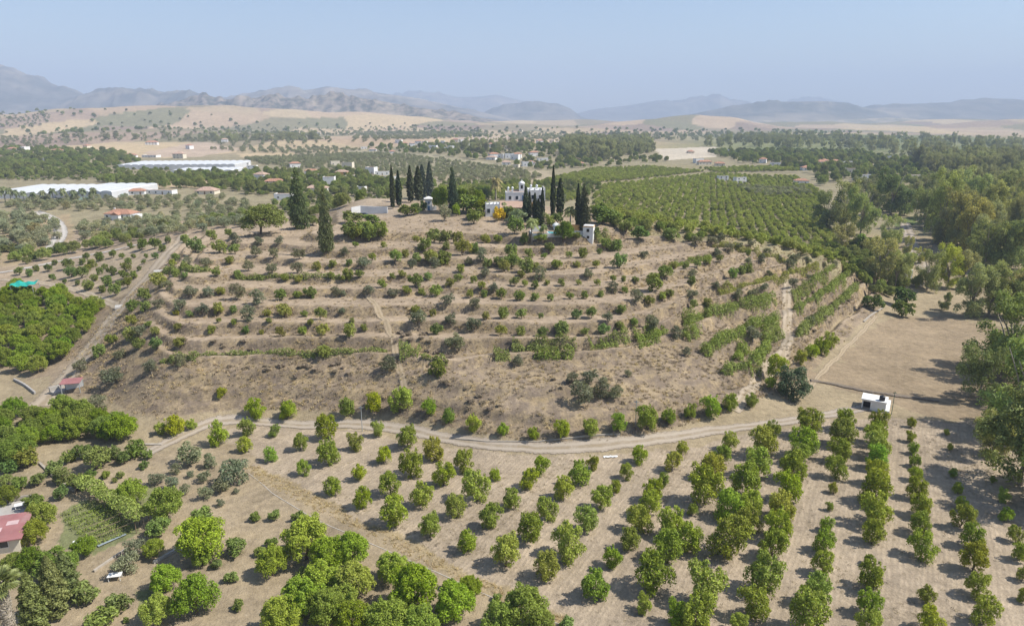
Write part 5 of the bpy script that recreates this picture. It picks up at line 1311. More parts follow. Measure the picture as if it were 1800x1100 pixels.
def retaining_wall():
    e = root('retaining_wall', 633, 378, 'angled white retaining wall on the bare mound', 'wall', 0.0)
    for (x0, y0, x1, y1, h0, h1) in ((-3.2, -0.6, 0, 1.6, 3.0, 3.4), (0.0, 1.6, 10.6, 0.4, 3.4, 3.0)):
        d = Vector((x1 - x0, y1 - y0, 0)); n = Vector((-d.y, d.x, 0)).normalized() * 0.18
        V = [(x0 - n.x, y0 - n.y, -1), (x1 - n.x, y1 - n.y, -1), (x1 + n.x, y1 + n.y, -1), (x0 + n.x, y0 + n.y, -1), (x0 - n.x, y0 - n.y, h0), (x1 - n.x, y1 - n.y, h1), (x1 + n.x, y1 + n.y, h1), (x0 + n.x, y0 + n.y, h0)]
        MB().add(V, [(3, 2, 1, 0), (4, 5, 6, 7), (0, 1, 5, 4), (1, 2, 6, 5), (2, 3, 7, 6), (3, 0, 4, 7)]).build('wall', M_WHITE, e)
    box(e, 'end_pier', M_WHITE, 10.5, 10.95, -0.2, 0.4, -1, 3.1); box(e, 'gate', M_WOOD, -4.9, -3.3, -0.8, -0.65, -0.6, 2.0)
    box(e, 'apron', M_CONCRETE, 1.0, 9.8, -2.6, 0.1, -1.0, 0.12)
    c = root('parked_car', 638, 381, 'dark blue car parked against the white retaining wall', 'car', 0.05)
    prof = [(-2.0, 0.35), (-2.0, 0.85), (-1.2, 0.98), (-0.6, 1.45), (0.9, 1.48), (1.6, 1.0), (2.0, 0.9), (2.0, 0.35)]
    V = [(px_, -0.8, pz) for px_, pz in prof] + [(px_, 0.8, pz) for px_, pz in prof]; n = len(prof)
    MB().add(V, [tuple(range(n)), tuple(range(2 * n - 1, n - 1, -1))] + [((i + 1) % n, i, n + i, n + (i + 1) % n) for i in range(n)]).build('body', M_CAR, c)
    MB().add([(-0.95, -0.82, 1.02), (1.2, -0.82, 1.02), (0.8, -0.82, 1.4), (-0.55, -0.82, 1.4)], [(0, 1, 2, 3)]).build('side_window', M_GLASS, c)
    for wx in (-1.3, 1.3):
        for wy in (-0.82, 0.68): MB().tube([(wx, wy, 0.32), (wx, wy + 0.16, 0.32)], 0.32, 12).build('wheel', M_BLACK, c)
    t = root('white_tower', 754, 370, 'little white garden tower with a low roof beside the cypresses', 'tower', 0.15)
    w = box(t, 'wall', M_WHITE, -1.3, 1.3, 0, 2.6, -1, 4.6); hip(t, -1.3, 1.3, 0, 2.6, 4.6, 0.8, M_WHITE, 0.5); window(t, 0.1, 2.6, 0.6, 0.9, 0.0, M_BLUE); box(t, 'door', M_BLUE, -0.5, 0.4, -0.04, 0.02, 0, 1.9)
    box(t, 'side_wall', M_WHITE, 1.35, 3.0, 0.4, 0.7, -1, 1.6)
retaining_wall()

def hut():
    e = root('pump_hut', 1513, 718, 'small white flat-roofed hut with a black tank on its roof', 'hut', math.atan2(-2.85, 4.7))
    box(e, 'wall', M_WHITE, 1.7, 4.6, 0.15, 3.6, -0.4, 2.15); box(e, 'wall', M_WHITE, 0.05, 1.7, 3.35, 3.6, -0.4, 2.15)
    box(e, 'post', M_WHITE, 0.05, 0.25, 0.15, 0.35, -0.4, 2.15)
    box(e, 'beam', M_WHITE, 0.25, 1.7, 0.16, 0.34, 1.85, 2.15)
    box(e, 'roof', M_WHITE, -0.15, 4.8, -0.05, 3.8, 2.15, 2.36)
    box(e, 'porch_shade_panel', M_DARK, 0.28, 1.68, 1.5, 1.6, -0.3, 1.9)  # dark panel painted in for the shade inside the open porch
    MB().add([(4.62, 0.2, -0.5), (5.35, 0.2, -0.5), (5.35, 3.4, -0.5), (4.62, 3.4, -0.5), (4.62, 0.2, 0.5), (5.35, 0.2, 0.5), (5.35, 3.4, 1.9), (4.62, 3.4, 1.9)], [(3, 2, 1, 0), (4, 5, 6, 7), (0, 1, 5, 4), (1, 2, 6, 5), (2, 3, 7, 6), (3, 0, 4, 7)]).build('ramp', M_WHITE, e)
    t = root('water_tank', 0, 0, 'black plastic water tank standing on the white hut roof', 'water tank', 0, None, 0, tuple(e.matrix_basis @ Vector((3.7, 0.95, 2.365))))
    MB().lathe([(0.55, 0), (0.58, 0.1), (0.58, 0.85), (0.52, 1.0), (0.3, 1.1)], (0, 0, 0), 18).build('barrel', M_BLACK, t, True); MB().lathe([(0.22, 1.1), (0.22, 1.18), (0.1, 1.2)], (0, 0, 0), 12).build('lid', M_BLACK, t)
    p = root('lamp_pole', 1567, 728, 'thin green pole standing beside the white hut', 'pole')
    MB().tube([(0, 0, -0.4), (0, 0, 5.2)], [0.07, 0.05], 7).build('shaft', M_GREENPOST, p); box(p, 'crossbar', M_GREENPOST, -0.35, 0.35, -0.03, 0.03, 4.8, 4.9)
hut()

def red_shed():
    e = root('red_roofed_shed', 128, 688, 'open shed with a flat red sheet roof beside the hillside track', 'shed', 0.25)
    MB().add([(-2.0, -1.2, 2.3), (2.0, -1.2, 2.3), (2.0, 1.6, 2.65), (-2.0, 1.6, 2.65), (-2.0, -1.2, 2.2), (2.0, -1.2, 2.2), (2.0, 1.6, 2.55), (-2.0, 1.6, 2.55)], [(0, 1, 2, 3), (7, 6, 5, 4), (0, 4, 5, 1), (1, 5, 6, 2), (2, 6, 7, 3), (3, 7, 4, 0)]).build('roof', M_RED, e)
    for a in (-1.8, 1.8):
        for b_ in (-1.0, 1.4): box(e, 'post', M_STEEL, a - 0.07, a + 0.07, b_ - 0.07, b_ + 0.07, -0.5, 2.2 if b_ < 0 else 2.5)
    box(e, 'back_wall', M_WHITE, -1.7, 1.7, 1.25, 1.4, -0.5, 2.3)
    q = root('concrete_apron', 109, 682, 'pale concrete wall and slab curving beside the red-roofed shed', 'wall', 1.05)
    box(q, 'wall', M_CONCRETE, -2.6, 2.8, -0.2, 0.2, -0.6, 1.0); box(q, 'slab', M_CONCRETE, -2.6, 2.8, -1.9, -0.22, -0.6, 0.12)
    t = root('teal_tarpaulin', 48, 523, 'teal tarpaulin stretched over a frame among the avocado trees', 'tarpaulin', 0.12)
    xs = np.linspace(-3.4, 3.4, 9); V = []; Fs = []
    for j, yy in enumerate(np.linspace(-2.2, 2.2, 7)):
        for i, xx in enumerate(xs): V.append((xx, yy, 4.6 + 0.25 * math.sin(i * 1.9 + j) - 0.2 * math.cos(xx * 0.9) + 0.12 * yy))
    for j in range(6):
        for i in range(8): q_ = j * 9 + i; Fs.append((q_, q_ + 1, q_ + 10, q_ + 9))
    MB().add(V, Fs).build('sheet', M_TEAL, t)
    for a in (-3.2, 3.2):
        for b_ in (-2.0, 2.0): box(t, 'post', M_STEEL, a - 0.06, a + 0.06, b_ - 0.06, b_ + 0.06, -0.5, 4.5)
    for bx, by, lab in ((212, 540, 'pale concrete drain slab across the hillside track'), (279, 478, 'small white concrete block at the upper hillside track')):
        s = root('drain_slab', bx, by, lab, 'slab', 0.4); box(s, 'slab', M_CONCRETE, -1.4, 1.4, -1.0, 1.0, -0.3, 0.16); box(s, 'kerb', M_WHITE, -1.5, 1.5, 1.0, 1.2, -0.3, 0.4)
red_shed()

def wall_line(name, pts, h, t, mat, label, cat='wall', seg=3.0, px=True, cop=None):
    """a wall that follows the ground in short straight pieces"""
    p = np.array(pts, float); gx, gy, _ = ground(p[:, 0], p[:, 1])
    s = np.r_[0, np.cumsum(np.hypot(np.diff(gx), np.diff(gy)))]; n = max(2, int(s[-1] / seg) + 1); d = np.linspace(0, s[-1], n)
    x = np.interp(d, s, gx); y = np.interp(d, s, gy); z = height(x, y)
    o = np.array([x[0], y[0], z[0]]); V = []; Fs = []
    tx = np.gradient(x); ty = np.gradient(y); L = np.hypot(tx, ty); nx, ny = -ty / L * t / 2, tx / L * t / 2
    for i in range(n):
        hh = h * (0.8 + 0.4 * random.random()); a = (x[i] - o[0], y[i] - o[1], z[i] - o[2])
        V += [(a[0] - nx[i], a[1] - ny[i], a[2] - 0.5), (a[0] + nx[i], a[1] + ny[i], a[2] - 0.5), (a[0] + nx[i], a[1] + ny[i], a[2] + hh), (a[0] - nx[i], a[1] - ny[i], a[2] + hh)]
        if i: b = 4 * (i - 1); Fs += [(b + k, b + (k + 1) % 4, b + 4 + (k + 1) % 4, b + 4 + k) for k in range(4)]
    Fs += [(3, 2, 1, 0), tuple(4 * (n - 1) + k for k in range(4))]
    m = MB().add(V, Fs).build(name, mat, None, label=label, cat=cat); m.location = o
    return m
wall_line('verge_wall', [(437, 832), (455, 845), (480, 868), (520, 892), (560, 915), (640, 950), (720, 985), (800, 1020), (860, 1048), (940, 1080), (1020, 1110)], 0.05, 0.16, M_STONE, 'long low concrete wall between the orchard verge and the walnut trees')
wall_line('garden_wall', [(70, 815), (90, 835), (110, 850), (132, 864)], 0.4, 0.35, M_STONE, 'short pale stone wall above the citrus trees')
wall_line('garden_wall', [(165, 1005), (190, 985), (222, 966)], 0.3, 0.3, M_STONE, 'pale garden wall beside the dark olives and the path')
wall_line('garden_wall', [(270, 990), (295, 975), (310, 968)], 0.4, 0.35, M_CONCRETE, 'broken kerb along the edge of the garden path')
wall_line('garden_wall', [(255, 782), (270, 780), (285, 782)], 0.35, 0.5, M_STONE, 'rough pale stones at the corner of the dense grove')
wall_line('track_wall', [(25, 668), (45, 678), (62, 692)], 0.5, 0.35, M_CONCRETE, 'pale kerb wall along the lower hillside track')
wall_line('terrace_wall', [(1518, 566), (1535, 552), (1552, 542)], 0.35, 0.5, M_STONE, 'rough pale stone wall at the end of the terraces')
wall_line('irrigation_kerb', [(800, 772), (860, 777), (935, 778), (990, 772), (1090, 764)], 0.25, 0.25, M_STONE, 'low stone kerb between the track and the hill foot')

def garden():
    h = root('red_roofed_house', 4, 972, 'low garden house with a faded red roof at the corner', 'house', 0.32)
    box(h, 'wall', M_CREAM, -5, 2.4, -0.2, 4.4, -0.5, 2.5)
    V = [(-5.6, -0.9, 2.4), (3.0, -0.9, 2.4), (3.0, 4.9, 3.4), (-5.6, 4.9, 3.4)]; MB().add(V + [(a, b, c - 0.14) for a, b, c in V], [(0, 1, 2, 3), (7, 6, 5, 4), (0, 4, 5, 1), (1, 5, 6, 2), (2, 6, 7, 3), (3, 7, 4, 0)]).build('roof', M_RED, h)
    for a, b in ((-1.6, 1.2), (0.2, 2.4)):
        MB().add([(a, b, 2.4 + (b + 0.9) / 5.8 + 0.03), (a + 1.5, b, 2.4 + (b + 0.9) / 5.8 + 0.03), (a + 1.5, b + 0.9, 2.4 + (b + 1.8) / 5.8 + 0.03), (a, b + 0.9, 2.4 + (b + 1.8) / 5.8 + 0.03)], [(0, 1, 2, 3)]).build('skylight', plain_mat('clouded_skylight', (0.50, 0.36, 0.35), 0.1), h)
    window(h, 0.5, 1.0, 1.0, 1.0, -0.2); box(h, 'door', M_TEAL, -2.2, -1.2, -0.24, -0.19, 0, 2.0)
    t = root('white_terrace', 14, 908, 'pale paved terrace behind the red-roofed garden house', 'terrace', 0.32); box(t, 'slab', M_CONCRETE, -3.5, 2.0, 0, 4.6, -0.4, 0.15); box(t, 'low_wall', M_STONE, -3.5, 2.0, 4.62, 4.8, -0.4, 0.9)
    for bx, by, r, lab in ((38, 893, 0.5, 'long white garden table on the terrace edge'), (58, 885, 0.5, 'second white garden table nearer the bushes'), (16, 872, 0.1, 'white garden table above the terrace'), (140, 960, 0.3, 'white plastic table among the vegetable rows'), (203, 1018, 0.2, 'small white table under the dark olive')):
        q = root('garden_table', bx, by, lab, 'table', r); box(q, 'top', M_WHITE, -0.85, 0.85, -0.5, 0.5, 0.72, 0.78)
        for a in (-0.7, 0.7):
            for b in (-0.38, 0.38): box(q, 'leg', M_WHITE, a - 0.04, a + 0.04, b - 0.04, b + 0.04, -0.1, 0.72)
    e = hedge('vine_pergola', [(142, 858), (165, 872), (200, 895), (230, 915), (258, 934)], 2.6, 0.7, 'vine-covered pergola running diagonally beside the vegetable rows', 'pergola', None, (0.25, 0.33, 0.06), 80, 0.35, 0.2, lift=2.1)
    for (bx, by) in ((145, 862), (170, 878), (198, 896), (225, 914), (252, 932)):
        x, y, z = ground(bx, by)
        for o_ in (-1.0, 1.0):
            lx, ly = x[0] + o_ * 0.6 - e.location.x, y[0] + o_ * 0.8 - e.location.y
            MB().tube([(lx, ly, float(z[0]) - e.location.z - 0.3), (lx, ly, float(z[0]) - e.location.z + 2.2)], 0.06, 6).build('post', M_WOOD, e)
    for k in range(8):
        a = (106 + k * 7.2, 906 + k * 7.6); b = (188 + k * 6.6, 878 + k * 7.8)
        hedge('vegetable_row', [a, ((a[0] + b[0]) / 2, (a[1] + b[1]) / 2), b], 0.75, 0.7 if k % 3 else 1.1, f'row of vegetables beside the vine pergola, {nth(k)} from the white terrace', 'vegetable row', 'vegetable rows', (0.19, 0.28, 0.10) if k % 2 else (0.23, 0.29, 0.09), 95, 0.5, 0.12)
    for k in range(3):
        a = (150 + k * 9, 940 + k * 8); x, y, z = ground([a[0], a[0] + 70], [a[1], a[1] - 26])
        c = root('garden_cane', 0, 0, f'thin cane rail over the vegetables, {nth(k)} from the pergola', 'rail', 0, 'cane rails', 0, (x[0], y[0], z[0]))
        MB().tube([(0, 0, 1.2), (x[1] - x[0], y[1] - y[0], z[1] - z[0] + 1.25)], 0.035, 5).build('rail', M_WOOD, c)
        for f in (0.0, 0.5, 1.0): MB().tube([((x[1] - x[0]) * f, (y[1] - y[0]) * f, (z[1] - z[0]) * f - 0.2), ((x[1] - x[0]) * f, (y[1] - y[0]) * f, (z[1] - z[0]) * f + 1.2)], 0.03, 5).build('stake', M_WOOD, c)
    s = strip('blue_ground_sheet', [(172, 961), (195, 951), (222, 940)], 0.55, plain_mat('blue_sheet', (0.24, 0.28, 0.30), 0.25, 1.0), off=0.2, jitter=0.08, kind=None, label='narrow blue sheet covering a bed beside the vegetable rows', cat='sheet')
    s = root('folded_sheet', 1073, 803, 'white plastic sheet lying on the orchard soil', 'sheet', 0.08)
    V = []; Fs = []
    for j in range(4):
        for i in range(9): V.append((-1.3 + i * 0.33, -0.3 + j * 0.2 + 0.06 * math.sin(i * 1.7), 0.08 + 0.12 * abs(math.sin(i * 1.3 + j * 1.9))))
    for j in range(3):
        for i in range(8): q_ = j * 9 + i; Fs.append((q_, q_ + 1, q_ + 10, q_ + 9))
    MB().add(V, Fs).build('sheet', M_WHITE, s)
    for bx, by, h_, lab in ((637, 758, 5.5, 'slim grey utility pole beside the track'), (1117, 745, 5.0, 'slim grey utility pole at the hill foot')):
        p = root('utility_pole', bx, by, lab, 'utility pole'); MB().tube([(0, 0, -0.4), (0, 0, h_)], [0.08, 0.055], 7).build('shaft', M_STEEL, p); box(p, 'crossarm', M_STEEL, -0.5, 0.5, -0.04, 0.04, h_ - 0.4, h_ - 0.32)
    # fan palm at the frame corner
    x, y, z = ground(30, 1160)
    e = link('fan_palm', None, None, None, 'tall fan palm with a shaggy grey trunk at the garden corner', 'palm'); e.location = (x[0], y[0], z[0])
    rng = np.random.default_rng(12); h_ = 10.6
    MB().tube([(0, 0, -0.3), (0.05, 0, h_ * 0.5), (0, 0, h_)], [0.62, 0.55, 0.6], 14).build('trunk', M_PALEBARK, e, True)
    P = np.stack([np.cos(a_ := rng.uniform(0, 6.28, 900)) * 0.62, np.sin(a_) * 0.62, rng.uniform(0.5, h_, 900)], 1); N = unit(np.stack([np.cos(a_), np.sin(a_), -0.2 + 0 * a_], 1) + rng.normal(size=(900, 3)) * 0.4)
    c = link('skirt', leaves(P, N, 0.26, rng, 0.25, 'skirt'), e); c.color = (0.40, 0.36, 0.30, 1)
    V = []; T = []
    for k in range(46):
        a = k * 2.4; el = rng.uniform(-0.3, 1.35); L = rng.uniform(1.3, 1.9); d = np.array([math.cos(a) * math.cos(el), math.sin(a) * math.cos(el), math.sin(el)]); c0 = np.array([0, 0, h_]) + d * L * 0.7 - np.array([0, 0, 0.15 * L])
        s1 = np.array([-math.sin(a), math.cos(a), 0]); up = np.cross(s1, d)
        for m_ in range(15):
            f = (m_ - 7) / 7 * 1.9; dir_ = d * math.cos(f) + s1 * math.sin(f); tip = c0 + dir_ * 1.15 * (1 - 0.15 * abs(f)) - np.array([0, 0, 0.25]); w_ = np.cross(dir_, up) * 0.10
            b = len(V); V += [c0 - w_ * 0.3, c0 + dir_ * 0.6 - w_, tip, c0 + dir_ * 0.6 + w_]; T += [(b, b + 1, b + 2), (b, b + 2, b + 3)]
    cr = link('crown', mesh_np('crown', np.array(V), np.array(T), M_LEAF), e); cr.color = (0.27, 0.31, 0.11, 1)
garden()

# ------------------------------------------------------------------ greenhouses and houses of the middle distance
def greenhouse(px, py, wid, dep, spans, rz, label, h=3.6):
    e = root('greenhouse', px, py, label, 'greenhouse', rz)
    sw = wid / spans
    for i in range(spans):
        V = []; Fs = []; nseg = 6
        for yy in (0, dep):
            for k in range(nseg + 1):
                a = math.pi * k / nseg; V.append((i * sw + sw / 2 - math.cos(a) * sw / 2, yy, h + math.sin(a) * 0.95))
        for k in range(nseg): Fs.append((k, k + 1, nseg + 2 + k, nseg + 1 + k))
        Fs.append(tuple(range(nseg, -1, -1)))
        MB().add(V, Fs).build('roof_span', M_PLASTIC, e)
        box(e, 'gutter', M_STEEL, i * sw - 0.12, i * sw + 0.12, -0.05, dep, h - 0.1, h + 0.08)
        box(e, 'front_panel', M_PLASTIC, i * sw + 0.12, (i + 1) * sw - 0.12, -0.02, 0.06, -1.5, h)
    box(e, 'side_panel', M_PLASTIC, wid - 0.05, wid + 0.05, 0, dep, -2.5, h); box(e, 'side_panel', M_PLASTIC, -0.05, 0.05, 0, dep, -2.5, h)
    return e
greenhouse(-30, 350, 52, 62, 7, 0.02, 'long white greenhouse behind the row of palms')
greenhouse(99, 349, 40, 58, 5, -0.05, 'taller white greenhouse joining the long one at its end', 4.6)
greenhouse(205, 297, 128, 70, 16, 0.10, 'wide white greenhouse beyond the palm garden', 3.8)
greenhouse(300, 306, 62, 42, 8, 0.08, 'low white greenhouse in front of the wide one', 3.2)
for i, (bx, hh) in enumerate([(10, 30), (20, 28), (43, 22), (60, 20), (78, 23), (95, 27), (114, 27), (132, 24), (148, 27), (166, 28), (30, 24)]):
    by_base('palm', 'palm', f'palm in front of the white greenhouses, {nth(sum(1 for q in (10, 20, 43, 60, 78, 95, 114, 132, 148, 166, 30) if q < bx))} towards the farmhouse', 'palm', bx, 356, hh * 0.95, hh, (0.19, 0.22, 0.10), 'palms before the greenhouses')
wall_line('net_fence', [(25, 354), (100, 355), (165, 350), (225, 345)], 1.8, 0.12, plain_mat('green_net', (0.22, 0.30, 0.26), 0.1), 'pale green windbreak net in front of the greenhouses', 'fence', 6)
wall_line('dark_net', [(165, 343), (200, 340), (228, 338)], 2.2, 0.3, plain_mat('dark_net', (0.06, 0.09, 0.09), 0.2), 'dark netted pond edge at the end of the greenhouses', 'fence', 6)

def house(px, py, w, d, h, label, rz=0.0, wall=None, roof='hip', rmat=None, storeys=1, group=None, wins=3, dz=0.0, xyz=None):
    e = root('house', px, py, label, 'house', rz, group, dz, xyz)
    box(e, 'wall', wall or M_WHITE, -w / 2, w / 2, 0, d, -2.0, h)
    if roof == 'hip': hip(e, -w / 2, w / 2, 0, d, h, min(w, d) * 0.24, rmat or M_TILE, 0.5)
    else:
        r = box(e, 'roof', rmat or M_PTILE, -w / 2 + 0.2, w / 2 - 0.2, 0.2, d - 0.2, h, h + 0.06)
        MB().box(-w / 2, w / 2, -0.04, 0.2, h, h + 0.5).box(-w / 2, -w / 2 + 0.2, 0.2, d, h, h + 0.5).box(w / 2 - 0.2, w / 2, 0.2, d, h, h + 0.5).build('parapet', wall or M_WHITE, r)
    for s in range(storeys):
        for i in range(wins):
            xx = -w / 2 + w * (i + 0.5) / wins; zz_ = h / storeys * s + h / storeys * 0.35
            if s == 0 and i == wins // 2: box(e, 'door', M_WOOD, xx - 0.5, xx + 0.5, -0.05, 0.01, 0, 2.1)
            else: window(e, xx, zz_, 1.1, 1.2, 0.0)
    return e
f = house(207, 386, 15, 9, 3.2, 'white farmhouse with a hipped red tile roof among the olives', -0.08, wins=5)
b = box(f, 'porch', M_WHITE, -1.5, 2.5, -3.0, -0.02, -1.5, 2.9); MB().add([(-2.0, -3.4, 2.9), (3.0, -3.4, 2.9), (3.0, 2.0, 2.9), (-2.0, 2.0, 2.9), (0.5, -3.4, 4.4), (0.5, 2.0, 4.4)], [(0, 4, 5, 3), (1, 2, 5, 4), (0, 1, 4), (2, 3, 5), (3, 2, 1, 0)]).build('porch_roof', M_TILE, b)
box(f, 'chimney', M_WHITE, -4.2, -3.5, 4, 4.7, 4.2, 6.0); box(f, 'side_wing', M_WHITE, 7.52, 11.0, 1.0, 6.0, -1.5, 2.6)
HOUSES = [   # pixel foot, width, depth, height (m), roof, storeys, wall, words
    (360, 342, 17, 12, 3.2, 'hip', 1, M_CREAM, 'cream bungalow with a broad brown roof behind the olive grove'), (240, 343, 13, 8, 3.5, 'hip', 1, M_WHITE, 'white house with a brown roof at the end of the greenhouses'), (280, 342, 26, 7, 3.2, 'flat', 1, M_WHITE, 'long low white house beside the brown-roofed one'),
    (497, 352, 14, 9, 4.5, 'flat', 1, M_WHITE, 'white house half hidden behind the tall conifer'), (482, 328, 18, 9, 5, 'hip', 2, M_CREAM, 'pinkish house left of the tall conifer'), (512, 325, 8, 8, 6, 'flat', 2, M_WHITE, 'narrow white house right behind the tall conifer'),
    (556, 337, 19, 9, 3.2, 'hip', 1, M_WHITE, 'white bungalow with a pale tile roof behind the lower conifer'), (547, 306, 16, 8, 4, 'hip', 1, M_WHITE, 'pale roofed house with a white front above the dark bushes'), (563, 315, 20, 9, 5, 'flat', 2, M_WHITE, 'white house behind the small cypress row'),
    (600, 310, 14, 9, 5, 'hip', 2, M_OCHRE, 'ochre house on the slope behind the bare mound'), (672, 308, 17, 9, 4, 'flat', 1, M_WHITE, 'white house above the mound cypresses'), (633, 334, 9, 5, 2.6, 'flat', 1, M_WHITE, 'small white shed behind the bare mound'), (442, 300, 12, 9, 6, 'flat', 2, M_WHITE, 'white two-storey house at the end of the greenhouses'),
    (432, 293, 10, 8, 5, 'flat', 2, M_WHITE, 'white house touching the wide greenhouse'), (75, 284, 18, 10, 4, 'flat', 1, M_WHITE, 'white villa among green trees behind the long greenhouse'), (28, 286, 20, 8, 3.5, 'flat', 1, M_CREAM, 'low cream house at the edge of the palm garden'), (228, 277, 22, 10, 4, 'hip', 1, M_WHITE, 'white farm building on the tan field'),
    (262, 277, 30, 12, 3.5, 'flat', 1, M_WHITE, 'long pale barn on the tan field'), (313, 279, 18, 14, 8, 'hip', 2, M_CREAM, 'tall isolated barn beside the wide greenhouse'), (266, 255, 26, 14, 6, 'hip', 2, M_WHITE, 'white farmhouse above the tan field'), (98, 269, 20, 10, 5, 'hip', 2, M_CREAM, 'cream house in the trees above the palm garden'),
    (1272, 318, 12, 8, 5, 'flat', 2, M_WHITE, 'white house with a water tank look at the plantation edge'), (1303, 322, 13, 8, 6, 'flat', 2, M_WHITE, 'white house behind the dark tree at the plantation edge'), (1409, 324, 16, 9, 4, 'hip', 1, M_WHITE, 'white house with a dark roof above the plantation'), (1518, 317, 19, 9, 6, 'flat', 2, M_WHITE, 'white house among the far river trees'),
    (1240, 290, 22, 9, 5, 'hip', 1, M_CREAM, 'long pink-roofed house beyond the plantation'), (1265, 292, 16, 9, 4, 'hip', 1, M_CREAM, 'small tile-roofed house next to the long one'), (1592, 489, 6, 5, 3.0, 'flat', 1, M_WHITE, 'small white hut between the river trees'), (1290, 271, 26, 12, 6, 'flat', 2, M_WHITE, 'white house in front of the far wood'),
    (1363, 291, 15, 8, 4, 'flat', 1, M_WHITE, 'lone white shed in the plantation'), (1610, 316, 18, 9, 5, 'flat', 1, M_CREAM, 'pale house at the far edge of the river wood')]
hx, hy, hz = ground([q[0] for q in HOUSES], [q[1] for q in HOUSES])
for n, (bx, by, w, d, h, rf, st, wl, lab) in enumerate(HOUSES):
    w, d, h = w * 0.82, d * 0.85, h * 0.85
    house(bx, by, w, d, h, lab, 0.25 * math.sin(n * 2.1), wl, rf, M_TILE if n % 3 else M_PTILE, st, wins=max(2, int(w / 4.5)), xyz=(hx[n], hy[n], hz[n]))
# the white village down the valley
vr = np.random.default_rng(21)
VIL = [(778, 253), (787, 266), (795, 263), (735, 254), (745, 252), (820, 257), (830, 259), (840, 258), (848, 257), (856, 257), (863, 259), (870, 260), (862, 281), (870, 279), (880, 279), (888, 279), (896, 279), (904, 281), (908, 278), (890, 290), (905, 295), (928, 293), (935, 290), (915, 232), (905, 235), (770, 232), (1035, 249), (690, 270), (700, 252), (712, 255),
       (725, 258), (760, 262), (800, 250), (812, 251), (880, 262), (892, 263), (902, 257), (915, 256), (935, 254), (950, 253), (970, 252), (985, 254), (1000, 252), (1445, 293), (1452, 291), (1462, 294), (1470, 292), (1480, 294), (1490, 292), (1230, 287), (1585, 313), (1500, 306), (1420, 300), (1340, 287), (1560, 283), (1215, 270), (1280, 270), (1020, 292), (955, 283), (940, 275), (640, 262), (655, 266),
       (590, 292), (610, 296), (650, 306), (520, 296), (470, 312), (455, 318), (578, 326), (617, 316), (690, 318), (20, 268), (40, 266), (150, 262), (330, 262), (395, 250), (520, 240), (560, 236), (1700, 270), (1740, 268), (1660, 262), (1620, 268)]
VIL.sort(); vx, vy, vz = ground([v[0] for v in VIL], [v[1] for v in VIL])
for n, (bx, by) in enumerate(VIL):
    w = vr.uniform(8, 14); d = vr.uniform(7, 10); h = vr.choice([3.4, 5.6, 6.4]); rf = 'hip' if vr.random() < 0.45 else 'flat'
    house(0, 0, w, d, h, f'tiny white {"tile" if rf == "hip" else "flat"}-roofed house down the valley, {nth(n)} along from the greenhouses', vr.uniform(-0.5, 0.5), M_WHITE if vr.random() < 0.8 else M_CREAM, rf, M_TILE if vr.random() < 0.6 else M_PTILE, 1, 'far village houses', 2, xyz=(vx[n], vy[n], vz[n]))
# ------------------------------------------------------------------ groves and woods of the middle and far distance
def instancer(name, P, scale, rot, meshes, label, cat=None):
    """one mass of plants: a cloud of points that carries a plant at each point"""
    me = bpy.data.meshes.new(name); me.vertices.add(len(P)); me.vertices.foreach_set('co', np.asarray(P, np.float32).ravel())
    a = me.attributes.new('psize', 'FLOAT_VECTOR', 'POINT'); a.data.foreach_set('vector', np.asarray(scale, np.float32).ravel())
    a = me.attributes.new('prot', 'FLOAT_VECTOR', 'POINT'); a.data.foreach_set('vector', np.asarray(rot, np.float32).ravel())
    o = link(name, me, None, 'stuff', label)
    ng = bpy.data.node_groups.new(name, 'GeometryNodeTree')
    ng.interface.new_socket('Geometry', in_out='INPUT', socket_type='NodeSocketGeometry'); ng.interface.new_socket('Geometry', in_out='OUTPUT', socket_type='NodeSocketGeometry')
    gi = ng.nodes.new('NodeGroupInput'); go = ng.nodes.new('NodeGroupOutput')
    iop = ng.nodes.new('GeometryNodeInstanceOnPoints'); join = ng.nodes.new('GeometryNodeJoinGeometry')
    for m in reversed(meshes):
        src = bpy.data.objects.new('plant_source', m)
        oi = ng.nodes.new('GeometryNodeObjectInfo'); oi.inputs['Object'].default_value = src; oi.inputs['As Instance'].default_value = True
        ng.links.new(oi.outputs['Geometry'], join.inputs[0])
    sz = ng.nodes.new('GeometryNodeInputNamedAttribute'); sz.data_type = 'FLOAT_VECTOR'; sz.inputs['Name'].default_value = 'psize'
    rt = ng.nodes.new('GeometryNodeInputNamedAttribute'); rt.data_type = 'FLOAT_VECTOR'; rt.inputs['Name'].default_value = 'prot'
    rnd = ng.nodes.new('FunctionNodeRandomValue'); rnd.data_type = 'INT'
    rnd.inputs['Min'].default_value = 0 if not hasattr(rnd.inputs[4], 'default_value') else 0
    for s_ in rnd.inputs:
        if s_.type == 'INT' and s_.name == 'Min': s_.default_value = 0
        if s_.type == 'INT' and s_.name == 'Max': s_.default_value = len(meshes) - 1
    ri = [s_ for s_ in rnd.outputs if s_.type == 'INT'][0]
    ng.links.new(gi.outputs[0], iop.inputs['Points']); ng.links.new(join.outputs[0], iop.inputs['Instance'])
    iop.inputs['Pick Instance'].default_value = True; ng.links.new(ri, iop.inputs['Instance Index'])
    ng.links.new(rt.outputs['Attribute'], iop.inputs['Rotation']); ng.links.new(sz.outputs['Attribute'], iop.inputs['Scale'])
    ng.links.new(iop.outputs[0], go.inputs[0])
    md = o.modifiers.new('plants', 'NODES'); md.node_group = ng
    return o

